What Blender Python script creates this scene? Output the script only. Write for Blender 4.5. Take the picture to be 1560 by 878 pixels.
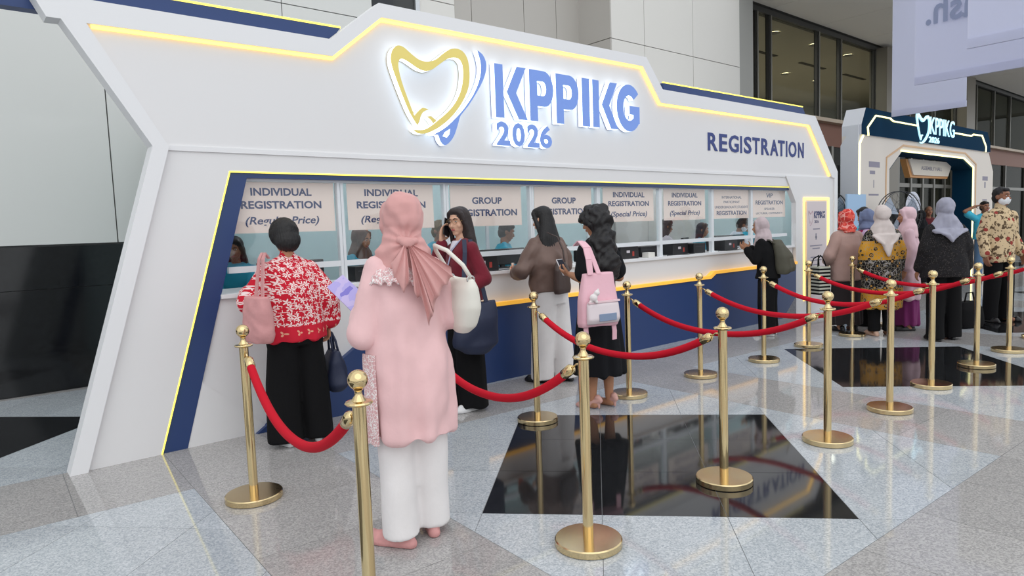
import bpy, bmesh, math, random
import numpy as np
from mathutils import Vector, Matrix

for o in list(bpy.data.objects):
    bpy.data.objects.remove(o)
scene = bpy.context.scene
COL = scene.collection
PI = math.pi

# ------------------------------------------------------------------ camera
FPX, PITCH, ROLL, CAMH = 1030.34, math.radians(4.864), math.radians(-2.152), 1.46275
def cam_rows():
    f = np.array([0, math.cos(PITCH), -math.sin(PITCH)])
    u = np.array([0, math.sin(PITCH), math.cos(PITCH)])
    x = np.array([1.0, 0, 0])
    c, s = math.cos(ROLL), math.sin(ROLL)
    return np.array([c*x + s*u, -s*x + c*u, f])
CR = cam_rows()
cd = bpy.data.cameras.new('camera')
cam = bpy.data.objects.new('camera', cd)
COL.objects.link(cam)
cd.sensor_width = 36.0
cd.lens = FPX*36.0/1560.0
cd.clip_start = 0.05
cd.clip_end = 200
cam.matrix_world = Matrix(((CR[0][0], CR[1][0], -CR[2][0], 0), (CR[0][1], CR[1][1], -CR[2][1], 0),
                           (CR[0][2], CR[1][2], -CR[2][2], CAMH), (0, 0, 0, 1)))
scene.camera = cam

# ------------------------------------------------------------------ world, light, exposure
w = bpy.data.worlds.new('World')
scene.world = w
w.use_nodes = True
w.node_tree.nodes['Background'].inputs[0].default_value = (0.93, 0.97, 1.0, 1)
w.node_tree.nodes['Background'].inputs[1].default_value = 1.08
sd = bpy.data.lights.new('daylight', 'SUN')
sd.energy = 0.7
sd.angle = math.radians(70)
sd.color = (1.0, 0.985, 0.96)
so = bpy.data.objects.new('daylight', sd)
COL.objects.link(so)
so.location = (2, -6, 12)
so.rotation_euler = Vector((-0.25, 0.62, -0.75)).to_track_quat('-Z', 'Y').to_euler()
scene.view_settings.view_transform = 'Standard'
scene.view_settings.look = 'None'
scene.view_settings.exposure = 0.0
scene.view_settings.gamma = 1.0
scene.view_settings.use_curve_mapping = False

# ------------------------------------------------------------------ pixel helpers (photo frame 1560 x 878)
def ray(px, py):
    return np.array([(px-780)/FPX, -(py-439)/FPX, 1.0]) @ CR
def G(px, py, z=0.0):
    d = ray(px, py)
    t = (z-CAMH)/d[2]
    return np.array([0, 0, CAMH]) + t*d
BANG = math.radians(40.0)                    # the booth and everything behind it runs along this direction
BU = np.array([math.cos(BANG), math.sin(BANG), 0])
BN = np.array([-math.sin(BANG), math.cos(BANG), 0])
BO = G(105, 724)
def W(px, py, n=0.0):
    """pixel -> (u, z) on the plane parallel to the booth front, n metres behind it"""
    d = ray(px, py)
    o = np.array([0, 0, CAMH])
    t = ((BO + n*BN - o) @ BN)/(d @ BN)
    p = o + t*d - BO
    return float(p @ BU), float(p[2])
def BW(u, n, z=0.0):
    p = BO + u*BU + n*BN
    return Vector((p[0], p[1], z))

# ------------------------------------------------------------------ materials
def srgb(r, g, b):
    f = lambda c: (c/255)/12.92 if c <= 10 else (((c/255)+0.055)/1.055)**2.4
    return (f(r), f(g), f(b), 1.0)
MATS = {}
def M(name, col, rough=0.6, metal=0.0, spec=0.5, bump=None, emit=0.0, ecol=None, var=None, sheen=0.0, coat=0.0, alpha=None):
    if name in MATS:
        return MATS[name]
    m = bpy.data.materials.new(name)
    m.use_nodes = True
    nt = m.node_tree
    b = nt.nodes['Principled BSDF']
    c = srgb(*col)
    b.inputs['Base Color'].default_value = c
    b.inputs['Roughness'].default_value = rough
    b.inputs['Metallic'].default_value = metal
    b.inputs['Specular IOR Level'].default_value = spec
    b.inputs['Sheen Weight'].default_value = sheen
    b.inputs['Coat Weight'].default_value = coat
    if emit:
        b.inputs['Emission Color'].default_value = srgb(*(ecol or col))
        b.inputs['Emission Strength'].default_value = emit
    tc = None
    if bump or var:
        tc = nt.nodes.new('ShaderNodeTexCoord')
    if var:      # (scale, amount) mottled colour
        n = nt.nodes.new('ShaderNodeTexNoise')
        n.inputs['Scale'].default_value = var[0]
        n.inputs['Detail'].default_value = 4
        nt.links.new(tc.outputs['Object'], n.inputs['Vector'])
        mp = nt.nodes.new('ShaderNodeMapRange')
        mp.inputs['From Min'].default_value = 0.3
        mp.inputs['From Max'].default_value = 0.7
        mp.inputs['To Min'].default_value = 1-var[1]
        mp.inputs['To Max'].default_value = 1+var[1]
        nt.links.new(n.outputs['Fac'], mp.inputs['Value'])
        mx = nt.nodes.new('ShaderNodeMix')
        mx.data_type = 'RGBA'
        mx.blend_type = 'MULTIPLY'
        mx.inputs[0].default_value = 1
        mx.inputs[6].default_value = c
        nt.links.new(mp.outputs['Result'], mx.inputs[7])
        nt.links.new(mx.outputs[2], b.inputs['Base Color'])
    if bump:     # (scale, strength)
        n = nt.nodes.new('ShaderNodeTexNoise')
        n.inputs['Scale'].default_value = bump[0]
        n.inputs['Detail'].default_value = 5
        nt.links.new(tc.outputs['Object'], n.inputs['Vector'])
        bp = nt.nodes.new('ShaderNodeBump')
        bp.inputs['Strength'].default_value = bump[1]
        bp.inputs['Distance'].default_value = 0.01
        nt.links.new(n.outputs['Fac'], bp.inputs['Height'])
        nt.links.new(bp.outputs['Normal'], b.inputs['Normal'])
    MATS[name] = m
    return m

def granite(name, ca, cb, rough, scale=150, spec=0.5, cc=None):
    m = bpy.data.materials.new(name)
    m.use_nodes = True
    nt = m.node_tree
    b = nt.nodes['Principled BSDF']
    tc = nt.nodes.new('ShaderNodeTexCoord')
    geo = nt.nodes.new('ShaderNodeNewGeometry')
    v = nt.nodes.new('ShaderNodeTexVoronoi')
    v.inputs['Scale'].default_value = scale
    n2 = nt.nodes.new('ShaderNodeTexNoise')
    n2.inputs['Scale'].default_value = 2.2
    n2.inputs['Detail'].default_value = 3
    nt.links.new(geo.outputs['Position'], v.inputs['Vector'])
    nt.links.new(geo.outputs['Position'], n2.inputs['Vector'])
    sep = nt.nodes.new('ShaderNodeSeparateColor')
    nt.links.new(v.outputs['Color'], sep.inputs[0])
    mx = nt.nodes.new('ShaderNodeMix')
    mx.data_type = 'RGBA'
    mx.inputs[6].default_value = srgb(*ca)
    mx.inputs[7].default_value = srgb(*cb)
    nt.links.new(sep.outputs[0], mx.inputs[0])
    oi = nt.nodes.new('ShaderNodeObjectInfo')
    ad = nt.nodes.new('ShaderNodeMath')
    ad.operation = 'ADD'
    nt.links.new(oi.outputs['Random'], ad.inputs[0])
    nt.links.new(n2.outputs['Fac'], ad.inputs[1])
    mp = nt.nodes.new('ShaderNodeMapRange')
    mp.inputs['From Min'].default_value = 0.3
    mp.inputs['From Max'].default_value = 1.7
    mp.inputs['To Min'].default_value = 0.90
    mp.inputs['To Max'].default_value = 1.08
    nt.links.new(ad.outputs[0], mp.inputs['Value'])
    m2 = nt.nodes.new('ShaderNodeMix')
    m2.data_type = 'RGBA'
    m2.blend_type = 'MULTIPLY'
    m2.inputs[0].default_value = 1
    nt.links.new(mx.outputs[2], m2.inputs[6])
    nt.links.new(mp.outputs['Result'], m2.inputs[7])
    nt.links.new(m2.outputs[2], b.inputs['Base Color'])
    b.inputs['Roughness'].default_value = rough
    b.inputs['Specular IOR Level'].default_value = spec
    MATS[name] = m
    return m

def pane_glass(name, tint=(235, 245, 245), refl=0.9):
    m = bpy.data.materials.new(name)
    m.use_nodes = True
    nt = m.node_tree
    nt.nodes.remove(nt.nodes['Principled BSDF'])
    out = nt.nodes['Material Output']
    tr = nt.nodes.new('ShaderNodeBsdfTransparent')
    tr.inputs[0].default_value = srgb(*tint)
    gl = nt.nodes.new('ShaderNodeBsdfGlossy')
    gl.inputs['Roughness'].default_value = 0.02
    gl.inputs['Color'].default_value = (refl, refl, refl, 1)
    lw = nt.nodes.new('ShaderNodeLayerWeight')
    lw.inputs[0].default_value = 0.5
    pw = nt.nodes.new('ShaderNodeMath'); pw.operation = 'POWER'; pw.inputs[1].default_value = 5.0
    nt.links.new(lw.outputs['Facing'], pw.inputs[0])
    fr = nt.nodes.new('ShaderNodeMath'); fr.operation = 'MULTIPLY_ADD'; fr.inputs[1].default_value = 0.9; fr.inputs[2].default_value = 0.035
    nt.links.new(pw.outputs[0], fr.inputs[0])
    mx = nt.nodes.new('ShaderNodeMixShader')
    nt.links.new(fr.outputs[0], mx.inputs[0])
    nt.links.new(tr.outputs[0], mx.inputs[1])
    nt.links.new(gl.outputs[0], mx.inputs[2])
    nt.links.new(mx.outputs[0], out.inputs[0])
    MATS[name] = m
    return m

def pattern(name, base, rules, rough=0.85, bump=True):
    """cloth print: rules = list of (kind, scale, lo, hi, colour, offset) laid over the base colour"""
    m = bpy.data.materials.new(name)
    m.use_nodes = True
    nt = m.node_tree
    b = nt.nodes['Principled BSDF']
    b.inputs['Roughness'].default_value = rough
    b.inputs['Specular IOR Level'].default_value = 0.25
    tc = nt.nodes.new('ShaderNodeTexCoord')
    prev = None
    for i, (kind, sc, lo, hi, colr, off) in enumerate(rules):
        mpn = nt.nodes.new('ShaderNodeMapping')
        mpn.inputs['Location'].default_value = off
        nt.links.new(tc.outputs['Object'], mpn.inputs['Vector'])
        if kind == 'cell':
            t = nt.nodes.new('ShaderNodeTexVoronoi')
            t.inputs['Scale'].default_value = sc
            o = t.outputs['Distance']
        elif kind == 'edge':
            t = nt.nodes.new('ShaderNodeTexVoronoi')
            t.feature = 'DISTANCE_TO_EDGE'
            t.inputs['Scale'].default_value = sc
            o = t.outputs['Distance']
        elif kind == 'band':
            t = nt.nodes.new('ShaderNodeSeparateXYZ')
            o = t.outputs['Z']
        else:
            t = nt.nodes.new('ShaderNodeTexNoise')
            t.inputs['Scale'].default_value = sc
            t.inputs['Detail'].default_value = 3
            o = t.outputs['Fac']
        nt.links.new(mpn.outputs[0], t.inputs[0])
        a1 = nt.nodes.new('ShaderNodeMath'); a1.operation = 'GREATER_THAN'; a1.inputs[1].default_value = lo
        a2 = nt.nodes.new('ShaderNodeMath'); a2.operation = 'LESS_THAN'; a2.inputs[1].default_value = hi
        a3 = nt.nodes.new('ShaderNodeMath'); a3.operation = 'MULTIPLY'
        nt.links.new(o, a1.inputs[0]); nt.links.new(o, a2.inputs[0])
        nt.links.new(a1.outputs[0], a3.inputs[0]); nt.links.new(a2.outputs[0], a3.inputs[1])
        mx = nt.nodes.new('ShaderNodeMix'); mx.data_type = 'RGBA'
        nt.links.new(a3.outputs[0], mx.inputs[0])
        if prev is None:
            mx.inputs[6].default_value = srgb(*base)
        else:
            nt.links.new(prev, mx.inputs[6])
        mx.inputs[7].default_value = srgb(*colr)
        prev = mx.outputs[2]
    nt.links.new(prev, b.inputs['Base Color'])
    MATS[name] = m
    return m

# ------------------------------------------------------------------ mesh helpers
class MB:
    def __init__(s):
        s.v = []; s.f = []; s.m = []
    def add(s, vs, fs, mi=0):
        k = len(s.v)
        s.v += [tuple(float(c) for c in p) for p in vs]
        s.f += [tuple(k+i for i in f) for f in fs]
        s.m += [mi]*len(fs)
        return s
    def box(s, a, b, mi=0):
        x0, y0, z0 = a; x1, y1, z1 = b
        return s.add([(x0,y0,z0),(x1,y0,z0),(x1,y1,z0),(x0,y1,z0),(x0,y0,z1),(x1,y0,z1),(x1,y1,z1),(x0,y1,z1)],
                     [(0,3,2,1),(4,5,6,7),(0,1,5,4),(1,2,6,5),(2,3,7,6),(3,0,4,7)], mi)
    def prism(s, poly, n0, n1, mi=0, ms=None):
        """polygon of (x, z) extruded along y from n0 (front) to n1"""
        area = sum(poly[i][0]*poly[(i+1) % len(poly)][1]-poly[(i+1) % len(poly)][0]*poly[i][1] for i in range(len(poly)))
        if area < 0:
            poly = poly[::-1]
        k = len(poly)
        vs = [(x, n0, z) for x, z in poly]+[(x, n1, z) for x, z in poly]
        s.add(vs, [tuple(range(k)), tuple(range(2*k-1, k-1, -1))], mi)
        k0 = len(s.v)-2*k
        for i in range(k):
            j = (i+1) % k
            s.f.append((k0+j, k0+i, k0+k+i, k0+k+j)); s.m.append(mi if ms is None else ms)
        return s
    def tube(s, path, r, seg=8, cap=True, mi=0):
        path = [Vector(p) for p in path]
        rs = r if isinstance(r, (list, tuple)) else [r]*len(path)
        t0 = (path[1]-path[0]).normalized()
        ref = Vector((0, 0, 1)) if abs(t0.z) < 0.9 else Vector((1, 0, 0))
        rings = []
        for i, p in enumerate(path):
            t = (path[min(i+1, len(path)-1)]-path[max(i-1, 0)]).normalized()
            a = t.cross(ref)
            if a.length < 1e-4:
                a = t.orthogonal()
            a.normalize(); b = a.cross(t).normalized()
            ref = b
            rings.append([p+rs[i]*(math.cos(2*PI*k/seg)*a+math.sin(2*PI*k/seg)*b) for k in range(seg)])
        vs = [q for rg in rings for q in rg]
        fs = [(i*seg+k, i*seg+(k+1) % seg, (i+1)*seg+(k+1) % seg, (i+1)*seg+k) for i in range(len(path)-1) for k in range(seg)]
        if cap:
            fs += [tuple(range(seg-1, -1, -1)), tuple((len(path)-1)*seg+k for k in range(seg))]
        return s.add(vs, fs, mi)
    def lathe(s, prof, seg=24, c=(0, 0, 0), mi=0):
        vs = []; fs = []
        for r, z in prof:
            for k in range(seg):
                a = 2*PI*k/seg
                vs.append((c[0]+r*math.cos(a), c[1]+r*math.sin(a), c[2]+z))
        for i in range(len(prof)-1):
            for k in range(seg):
                fs.append((i*seg+k, i*seg+(k+1) % seg, (i+1)*seg+(k+1) % seg, (i+1)*seg+k))
        fs.append(tuple(range(seg-1, -1, -1))); fs.append(tuple((len(prof)-1)*seg+k for k in range(seg)))
        return s.add(vs, fs, mi)
    def loft(s, rings, seg=28, mi=0, pw=2.0, rip=None):
        """rings of (cx, cy, z, rx, ry); closed; rip(theta, t) multiplies the radius"""
        vs = []; fs = []
        R_ = len(rings)
        for i, (cx, cy, z, rx, ry) in enumerate(rings):
            for k in range(seg):
                a = 2*PI*k/seg
                c, sn = math.cos(a), math.sin(a)
                q = 1.0 if rip is None else rip(a, i/(R_-1))
                vs.append((cx+rx*q*math.copysign(abs(c)**(2/pw), c), cy+ry*q*math.copysign(abs(sn)**(2/pw), sn), z))
        for i in range(R_-1):
            for k in range(seg):
                fs.append((i*seg+k, i*seg+(k+1) % seg, (i+1)*seg+(k+1) % seg, (i+1)*seg+k))
        fs.append(tuple(range(seg-1, -1, -1))); fs.append(tuple((R_-1)*seg+k for k in range(seg)))
        if rings[0][2] > rings[-1][2]:
            fs = [f[::-1] for f in fs]
        return s.add(vs, fs, mi)
    def ell(s, c, r, rot=None, seg=16, mi=0):
        c = Vector(c)
        r = (r, r, r) if not hasattr(r, '__len__') else r
        vs = []; fs = []
        rn = seg//2
        for i in range(1, rn):
            ph = PI*i/rn
            for k in range(seg):
                a = 2*PI*k/seg
                p = Vector((r[0]*math.sin(ph)*math.cos(a), r[1]*math.sin(ph)*math.sin(a), -r[2]*math.cos(ph)))
                vs.append(c+(rot @ p if rot else p))
        b = Vector((0, 0, -r[2])); t = Vector((0, 0, r[2]))
        vs += [c+(rot @ b if rot else b), c+(rot @ t if rot else t)]
        nb = (rn-1)*seg
        for i in range(rn-2):
            for k in range(seg):
                fs.append((i*seg+k, i*seg+(k+1) % seg, (i+1)*seg+(k+1) % seg, (i+1)*seg+k))
        for k in range(seg):
            fs.append((nb, (k+1) % seg, k)); fs.append((nb+1, (rn-2)*seg+k, (rn-2)*seg+(k+1) % seg))
        return s.add(vs, fs, mi)
    def cone(s, p0, r0, p1, r1, seg=12, mi=0):
        """tapered capsule"""
        p0, p1 = Vector(p0), Vector(p1)
        t = (p1-p0)
        if t.length < 1e-6:
            return s.ell(p0, r0)
        t.normalize()
        path = []; rs = []
        for a in (80, 55, 28, 0):
            a = math.radians(a)
            path.append(p0-t*r0*math.sin(a)); rs.append(r0*math.cos(a))
        for a in (0, 28, 55, 80):
            a = math.radians(a)
            path.append(p1+t*r1*math.sin(a)); rs.append(r1*math.cos(a))
        return s.tube(path, rs, seg, True, mi)
    def mesh(s, name):
        me = bpy.data.meshes.new(name)
        me.from_pydata(s.v, [], s.f)
        if any(s.m):
            me.polygons.foreach_set('material_index', s.m)
        me.update()
        return me

def link(name, data, parent=None, loc=None, rot=None):
    o = bpy.data.objects.new(name, data)
    COL.objects.link(o)
    if parent is not None:
        o.parent = parent
    if loc is not None:
        o.location = loc
    if rot is not None:
        o.rotation_euler = rot
    return o
def obj(name, mb, mats, parent=None, loc=None, rot=None, smooth=False, bevel=0.0, label=None):
    me = mb.mesh(name) if isinstance(mb, MB) else mb
    if not isinstance(mats, (list, tuple)):
        mats = [mats]
    if not me.materials:
        for m in mats:
            me.materials.append(m)
    if smooth:
        me.polygons.foreach_set('use_smooth', [True]*len(me.polygons))
    o = link(name, me, parent, loc, rot)
    if bevel:
        b = o.modifiers.new('bevel', 'BEVEL'); b.width = bevel; b.segments = 2; b.limit_method = 'ANGLE'
    if label:
        o['label'] = label
    return o
def sharp(o, deg=40):
    me = o.data
    me.polygons.foreach_set('use_smooth', [True]*len(me.polygons))
    bm = bmesh.new(); bm.from_mesh(me)
    for e in bm.edges:
        if len(e.link_faces) == 2 and e.calc_face_angle(0) > math.radians(deg):
            e.smooth = False
    bm.to_mesh(me); bm.free()
    return o
def thing(name, label, cat, loc=(0, 0, 0), rz=0.0, group=None, scale=None):
    o = link(name, None, None, loc, (0, 0, rz))
    o.empty_display_size = 0.1
    if scale:
        o.scale = (scale,)*3
    o['label'] = label; o['category'] = cat
    if group:
        o['group'] = group
    return o
def tag(o, label, cat, group=None):
    o['label'] = label; o['category'] = cat
    if group:
        o['group'] = group
    return o
def struct(o):
    o['kind'] = 'structure'
    return o

_txt = {}
def text_mesh(body, bold=0.0, shear=0.0, extrude=0.002, size=1.0):
    cu = bpy.data.curves.new('lettering', 'FONT')
    cu.body = body; cu.size = size; cu.align_x = 'CENTER'; cu.offset = bold; cu.shear = shear
    cu.extrude = extrude; cu.resolution_u = 3
    t = bpy.data.objects.new('lettering_tmp', cu)
    COL.objects.link(t)
    dg = bpy.context.evaluated_depsgraph_get()
    me = bpy.data.meshes.new_from_object(t.evaluated_get(dg))
    bpy.data.objects.remove(t); bpy.data.curves.remove(cu)
    return me
def lettering(body, parent, mat, u0, u1, z0, z1, n, bold=0.02, shear=0.0, depth=0.002, name='lettering'):
    """text stretched into the box u0..u1, z0..z1 on the plane y=n of its parent (front towards -y)"""
    me = text_mesh(body, bold, shear, 0.01)
    k = len(me.vertices)
    co = np.empty(k*3); me.vertices.foreach_get('co', co); co = co.reshape(-1, 3)
    lo, hi = co.min(0), co.max(0)
    q = (co-lo)/np.maximum(hi-lo, 1e-6)
    out = np.stack([u0+q[:, 0]*(u1-u0), n-depth*q[:, 2]+0*q[:, 0], z0+q[:, 1]*(z1-z0)], 1)
    me.vertices.foreach_set('co', out.ravel()); me.update()
    me.materials.clear()
    return obj(name, me, mat, parent)

def evaluated(me_in, mods):
    t = bpy.data.objects.new('tmp', me_in)
    COL.objects.link(t)
    for f in mods:
        f(t)
    dg = bpy.context.evaluated_depsgraph_get()
    me = bpy.data.meshes.new_from_object(t.evaluated_get(dg))
    bpy.data.objects.remove(t); bpy.data.meshes.remove(me_in)
    return me
def blob(name, parent, mat, build, voxel=0.011, sm=4, disp=None, label=None):
    """union of closed shapes grown into one continuous skin"""
    mb = MB(); build(mb)
    def rm(t):
        m = t.modifiers.new('r', 'REMESH'); m.mode = 'VOXEL'; m.voxel_size = voxel; m.adaptivity = 0
    def s_(t):
        if sm:
            m = t.modifiers.new('s', 'SMOOTH'); m.factor = 0.5; m.iterations = sm
    me = evaluated(mb.mesh(name), [rm, s_])
    if disp:
        k = len(me.vertices)
        co = np.empty(k*3); me.vertices.foreach_get('co', co); co = co.reshape(-1, 3)
        no = np.empty(k*3); me.vertex_normals.foreach_get('vector', no); no = no.reshape(-1, 3)
        d = disp(co)
        me.vertices.foreach_set('co', (co+no*d[:, None]).ravel()); me.update()
    me.materials.clear()
    return obj(name, me, mat, parent, smooth=True, label=label)
def waves(seed, amp, freq, squash=(1, 1, 1), k=7):
    """soft cloth wrinkles: a sum of sines in random directions"""
    rs = np.random.RandomState(seed)
    ks = rs.normal(size=(k, 3))*np.array(squash)
    ks = ks/np.linalg.norm(ks, axis=1)[:, None]*freq*(0.6+0.9*rs.rand(k))[:, None]
    ph = rs.rand(k)*6.28
    def f(co):
        w_ = co+0.03*np.sin(co[:, [1, 2, 0]]*17+seed)
        return amp*np.sin(w_ @ ks.T+ph).sum(1)/math.sqrt(k)
    return f
def folds(amp, count, z0, z1, cx=0.0, cy=0.0, ph=0.0):
    """vertical folds that fade in from z1 down to z0"""
    def f(co):
        th = np.arctan2(co[:, 1]-cy, co[:, 0]-cx)
        t = np.clip((z1-co[:, 2])/(z1-z0), 0, 1)
        return amp*t*(np.sin(count*th+ph+2.2*np.sin(3*co[:, 2]+ph))+0.5*np.sin(1.7*count*th+1.3+ph))
    return f
def both(*fs):
    return lambda co: sum(f(co) for f in fs)
# ================================================================== THE SETTING
m_light = granite('light_granite', (160, 167, 174), (203, 207, 211), 0.055, 140, 0.5)
m_dark = granite('grey_granite', (150, 148, 148), (188, 185, 183), 0.055, 140, 0.5)
m_black = granite('black_granite', (24, 25, 27), (38, 39, 41), 0.06, 160, 0.6)
m_grout = M('grout', (126, 126, 128), 0.8)

floor = struct(obj('floor', MB().box((-14, -5, -0.2), (34, 34, -0.002)), m_grout))
TA = math.radians(-7.2)
TC = np.array([0.840, 4.220])
TE1 = np.array([math.cos(TA), math.sin(TA)]); TE2 = np.array([-TE1[1], TE1[0]])
def clip(poly, a, b, c):
    """keep a*x+b*y <= c"""
    out = []
    for i in range(len(poly)):
        p, q = poly[i], poly[(i+1) % len(poly)]
        dp, dq = a*p[0]+b*p[1]-c, a*q[0]+b*q[1]-c
        if dp <= 0:
            out.append(p)
        if (dp < 0 < dq) or (dq < 0 < dp):
            t = dp/(dp-dq)
            out.append((p[0]+t*(q[0]-p[0]), p[1]+t*(q[1]-p[1])))
    return out
def parea(p):
    return abs(sum(p[i][0]*p[(i+1) % len(p)][1]-p[(i+1) % len(p)][0]*p[i][1] for i in range(len(p))))/2
PER, HALF, GAP = 3.847, 1.47, 0.0016
tiles = []          # (polygon in tile frame, material)
S2 = math.sqrt(0.5)
for i in range(-5, 9):
    for j in range(-5, 9):
        pc, qc = i*PER, j*PER                         # light diamond, centre in the rotated (p, q) frame
        cx, cy = (pc-qc)*S2, (pc+qc)*S2
        wx = TC+cx*TE1+cy*TE2
        if not (-9 < wx[0] < 17 and -2 < wx[1] < 21):
            continue
        for a in range(-4, 4):
            for b in range(-4, 4):
                e = [-2.17-0.62*0.5, -1.86, -1.55, -0.93, -0.31, 0.31, 0.93, 1.55, 2.17]
                x0, x1 = -2.17+0.62*(a+3)+0.0, -2.17+0.62*(a+4)
                y0, y1 = -2.17+0.62*(b+3), -2.17+0.62*(b+4)
                poly = [(x0+GAP, y0+GAP), (x1-GAP, y0+GAP), (x1-GAP, y1-GAP), (x0+GAP, y1-GAP)]
                for sx in (-1, 1):
                    for sy in (-1, 1):
                        if poly:
                            poly = clip(poly, sx, sy, HALF/S2-GAP)
                if len(poly) < 3 or parea(poly) < 0.004:
                    continue
                black = abs(x0+0.31) < 0.7 and abs(y0+0.31) < 0.7
                tiles.append(([(x+cx, y+cy) for x, y in poly], 2 if black else 0))
        # grey band beside the diamond, on two sides, and the square where bands cross
        b0, b1 = HALF, PER-HALF
        def add_pq(p0, p1, q0, q1):
            pl = [(p0+GAP, q0+GAP), (p1-GAP, q0+GAP), (p1-GAP, q1-GAP), (p0+GAP, q1-GAP)]
            tiles.append(([((pc+p-qc-q)*S2, (pc+p+qc+q)*S2) for p, q in pl], 1))
        st = 2*HALF/5
        for k in range(5):
            add_pq(b0, b1, -HALF+k*st, -HALF+(k+1)*st)
            add_pq(-HALF+k*st, -HALF+(k+1)*st, b0, b1)
        add_pq(b0, b1, b0, b1)
def tile_world(pl):
    return [tuple(TC+x*TE1+y*TE2) for x, y in pl]
def seen(pl):
    c = np.mean(pl, 0)
    d = CR @ np.array([c[0], c[1], -CAMH])
    if d[2] < 0.6:
        return 0
    x, y = 780+FPX*d[0]/d[2], 439-FPX*d[1]/d[2]
    if not (-120 < x < 1680 and 0 < y < 1000):
        return 0
    bz = (c-BO[:2]) @ BN[:2]; bu = (c-BO[:2]) @ BU[:2]
    if bz > 0.15 and bu > 0.8:
        return 0                                         # hidden by the booth
    return parea(pl)/(d[2]**3)
TM = [m_light, m_dark, m_black]
TN = ['light_floor_tile', 'grey_floor_tile', 'black_floor_tile']
for kind in range(3):
    ts = [tile_world(p) for p, k in tiles if k == kind]
    ts.sort(key=lambda p: -seen(p))
    rest = MB()
    for q, pl in enumerate(ts):
        mb = MB() if (q < 300 and seen(pl) > 0) else None
        c = np.mean(pl, 0) if mb else np.zeros(2)
        k = len(pl)
        vs = [(x-c[0], y-c[1], 0.0) for x, y in pl]+[(x-c[0], y-c[1], -0.002) for x, y in pl]
        fs = [tuple(range(k))]+[((i+1) % k, i, k+i, k+(i+1) % k) for i in range(k)]
        if mb:
            mb.add(vs, fs)
            obj(TN[kind], mb, TM[kind], floor, loc=(c[0], c[1], 0))
        else:
            rest.add(vs, fs)
    o = obj(TN[kind].replace('tile', 'tiling'), rest, TM[kind], floor)
    o['kind'] = 'stuff'

# ---- booth-parallel background: everything below is built in booth coordinates (u, n, z)
BR = (0, 0, BANG)
BL = (BO[0], BO[1], 0)
m_wallp = M('wall_panel_grey', (207, 208, 205), 0.45, bump=(3, 0.02))
m_wallb = M('wall_panel_beige', (176, 172, 166), 0.5)
m_wallw = M('wall_panel_pale', (214, 212, 207), 0.5)
m_joint = M('wall_joint', (92, 92, 92), 0.8)
m_marble = granite('black_marble', (14, 14, 15), (24, 24, 26), 0.10, 40, 0.5)
m_alu = M('bronze_aluminium', (120, 118, 112), 0.4, 0.6)
m_darkalu = M('dark_aluminium', (62, 62, 60), 0.45, 0.5)
m_brown = M('brown_fascia', (122, 66, 38), 0.5)
m_ceil = M('ceiling_panel', (236, 231, 222), 0.6)

def panels(parent, name, u_edges, z_edges, n, mat, th=0.02, gap=0.012):
    for a, b in zip(u_edges[:-1], u_edges[1:]):
        for c, d in zip(z_edges[:-1], z_edges[1:]):
            obj(name, MB().box((a+gap/2, n, c+gap/2), (b-gap/2, n+th, d-gap/2)), mat, parent)
wl = struct(obj('wall_left', MB().box((-9, 3.13, 0), (8.10, 3.5, 9.5)), m_joint, None, BL, BR))
panels(wl, 'marble_panel', [-9, -6.2, -3.6, -1.0, 1.6, 4.2], [0, 1.05, 1.48], 3.10, m_marble, 0.03, 0.006)
panels(wl, 'wall_panel', [-9, -6.2, -3.6, -1.6, 0.94, 2.9, 4.14], [1.49, 4.32, 6.4, 9.5], 3.10, m_wallp, 0.03)
panels(wl, 'dark_glass_panel', [4.14, 4.80], [0, 4.5, 9.5], 3.115, M('dark_glass', (52, 54, 54), 0.08), 0.015)
obj('chrome_strip', MB().box((4.80, 3.06, 0), (4.87, 3.13, 9.5)), M('chrome', (205, 208, 210), 0.2, 0.9), wl)
panels(wl, 'pale_panel', [4.87, 5.48], [0, 2.3, 4.75, 9.5], 3.08, m_wallw, 0.05)
panels(wl, 'wall_panel', [5.48, 5.80, 6.84, 7.55, 8.10], [0, 2.3, 5.35, 9.5], 3.10, m_wallb, 0.03)
# clad column in front of it
wc = struct(obj('wall_column', MB().box((8.11, 2.43, 0), (11.90, 5.0, 9.5)), m_joint, None, BL, BR))
panels(wc, 'column_panel', [8.10, 8.95, 10.35, 11.92], [0, 2.3, 4.52, 7.0, 9.5], 2.40, m_wallw, 0.03)
for a, b in ((0, 2.3), (2.3, 4.52), (4.52, 7.0), (7.0, 9.5)):
    obj('return_panel', MB().box((8.08, 2.40, a+0.006), (8.11, 3.10, b-0.006)), m_wallb, wc)
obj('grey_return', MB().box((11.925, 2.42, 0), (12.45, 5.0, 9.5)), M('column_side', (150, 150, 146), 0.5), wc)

# glazed wall that continues to the right
m_cglass = pane_glass('curtain_glass', (228, 232, 228), 0.12)
cw = struct(obj('wall_back', MB().box((12.45, 3.22, 3.35), (40, 3.5, 3.95)), m_brown, None, BL, BR))
mull = [12.47, 13.72, 14.30, 16.62, 17.84, 20.0, 20.4, 22.5, 24.6, 26.7, 28.8, 30.9, 33.0, 36, 40]
obj('sill_rail', MB().box((12.45, 3.02, 3.93), (40, 3.24, 4.02)), M('sill_cream', (196, 178, 158), 0.5), cw)
obj('head_rail', MB().box((12.45, 3.05, 6.10), (40, 3.22, 6.22)), m_darkalu, cw)
for i, u in enumerate(mull):
    ob = obj('mullion', MB().box((u-0.06, 3.07, 4.02), (u+0.045, 3.16, 6.10)), m_darkalu, cw)
    obj('mullion_cap', MB().box((u-0.02, 3.04, 4.02), (u+0.03, 3.07, 6.10)), m_alu, cw)
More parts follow.
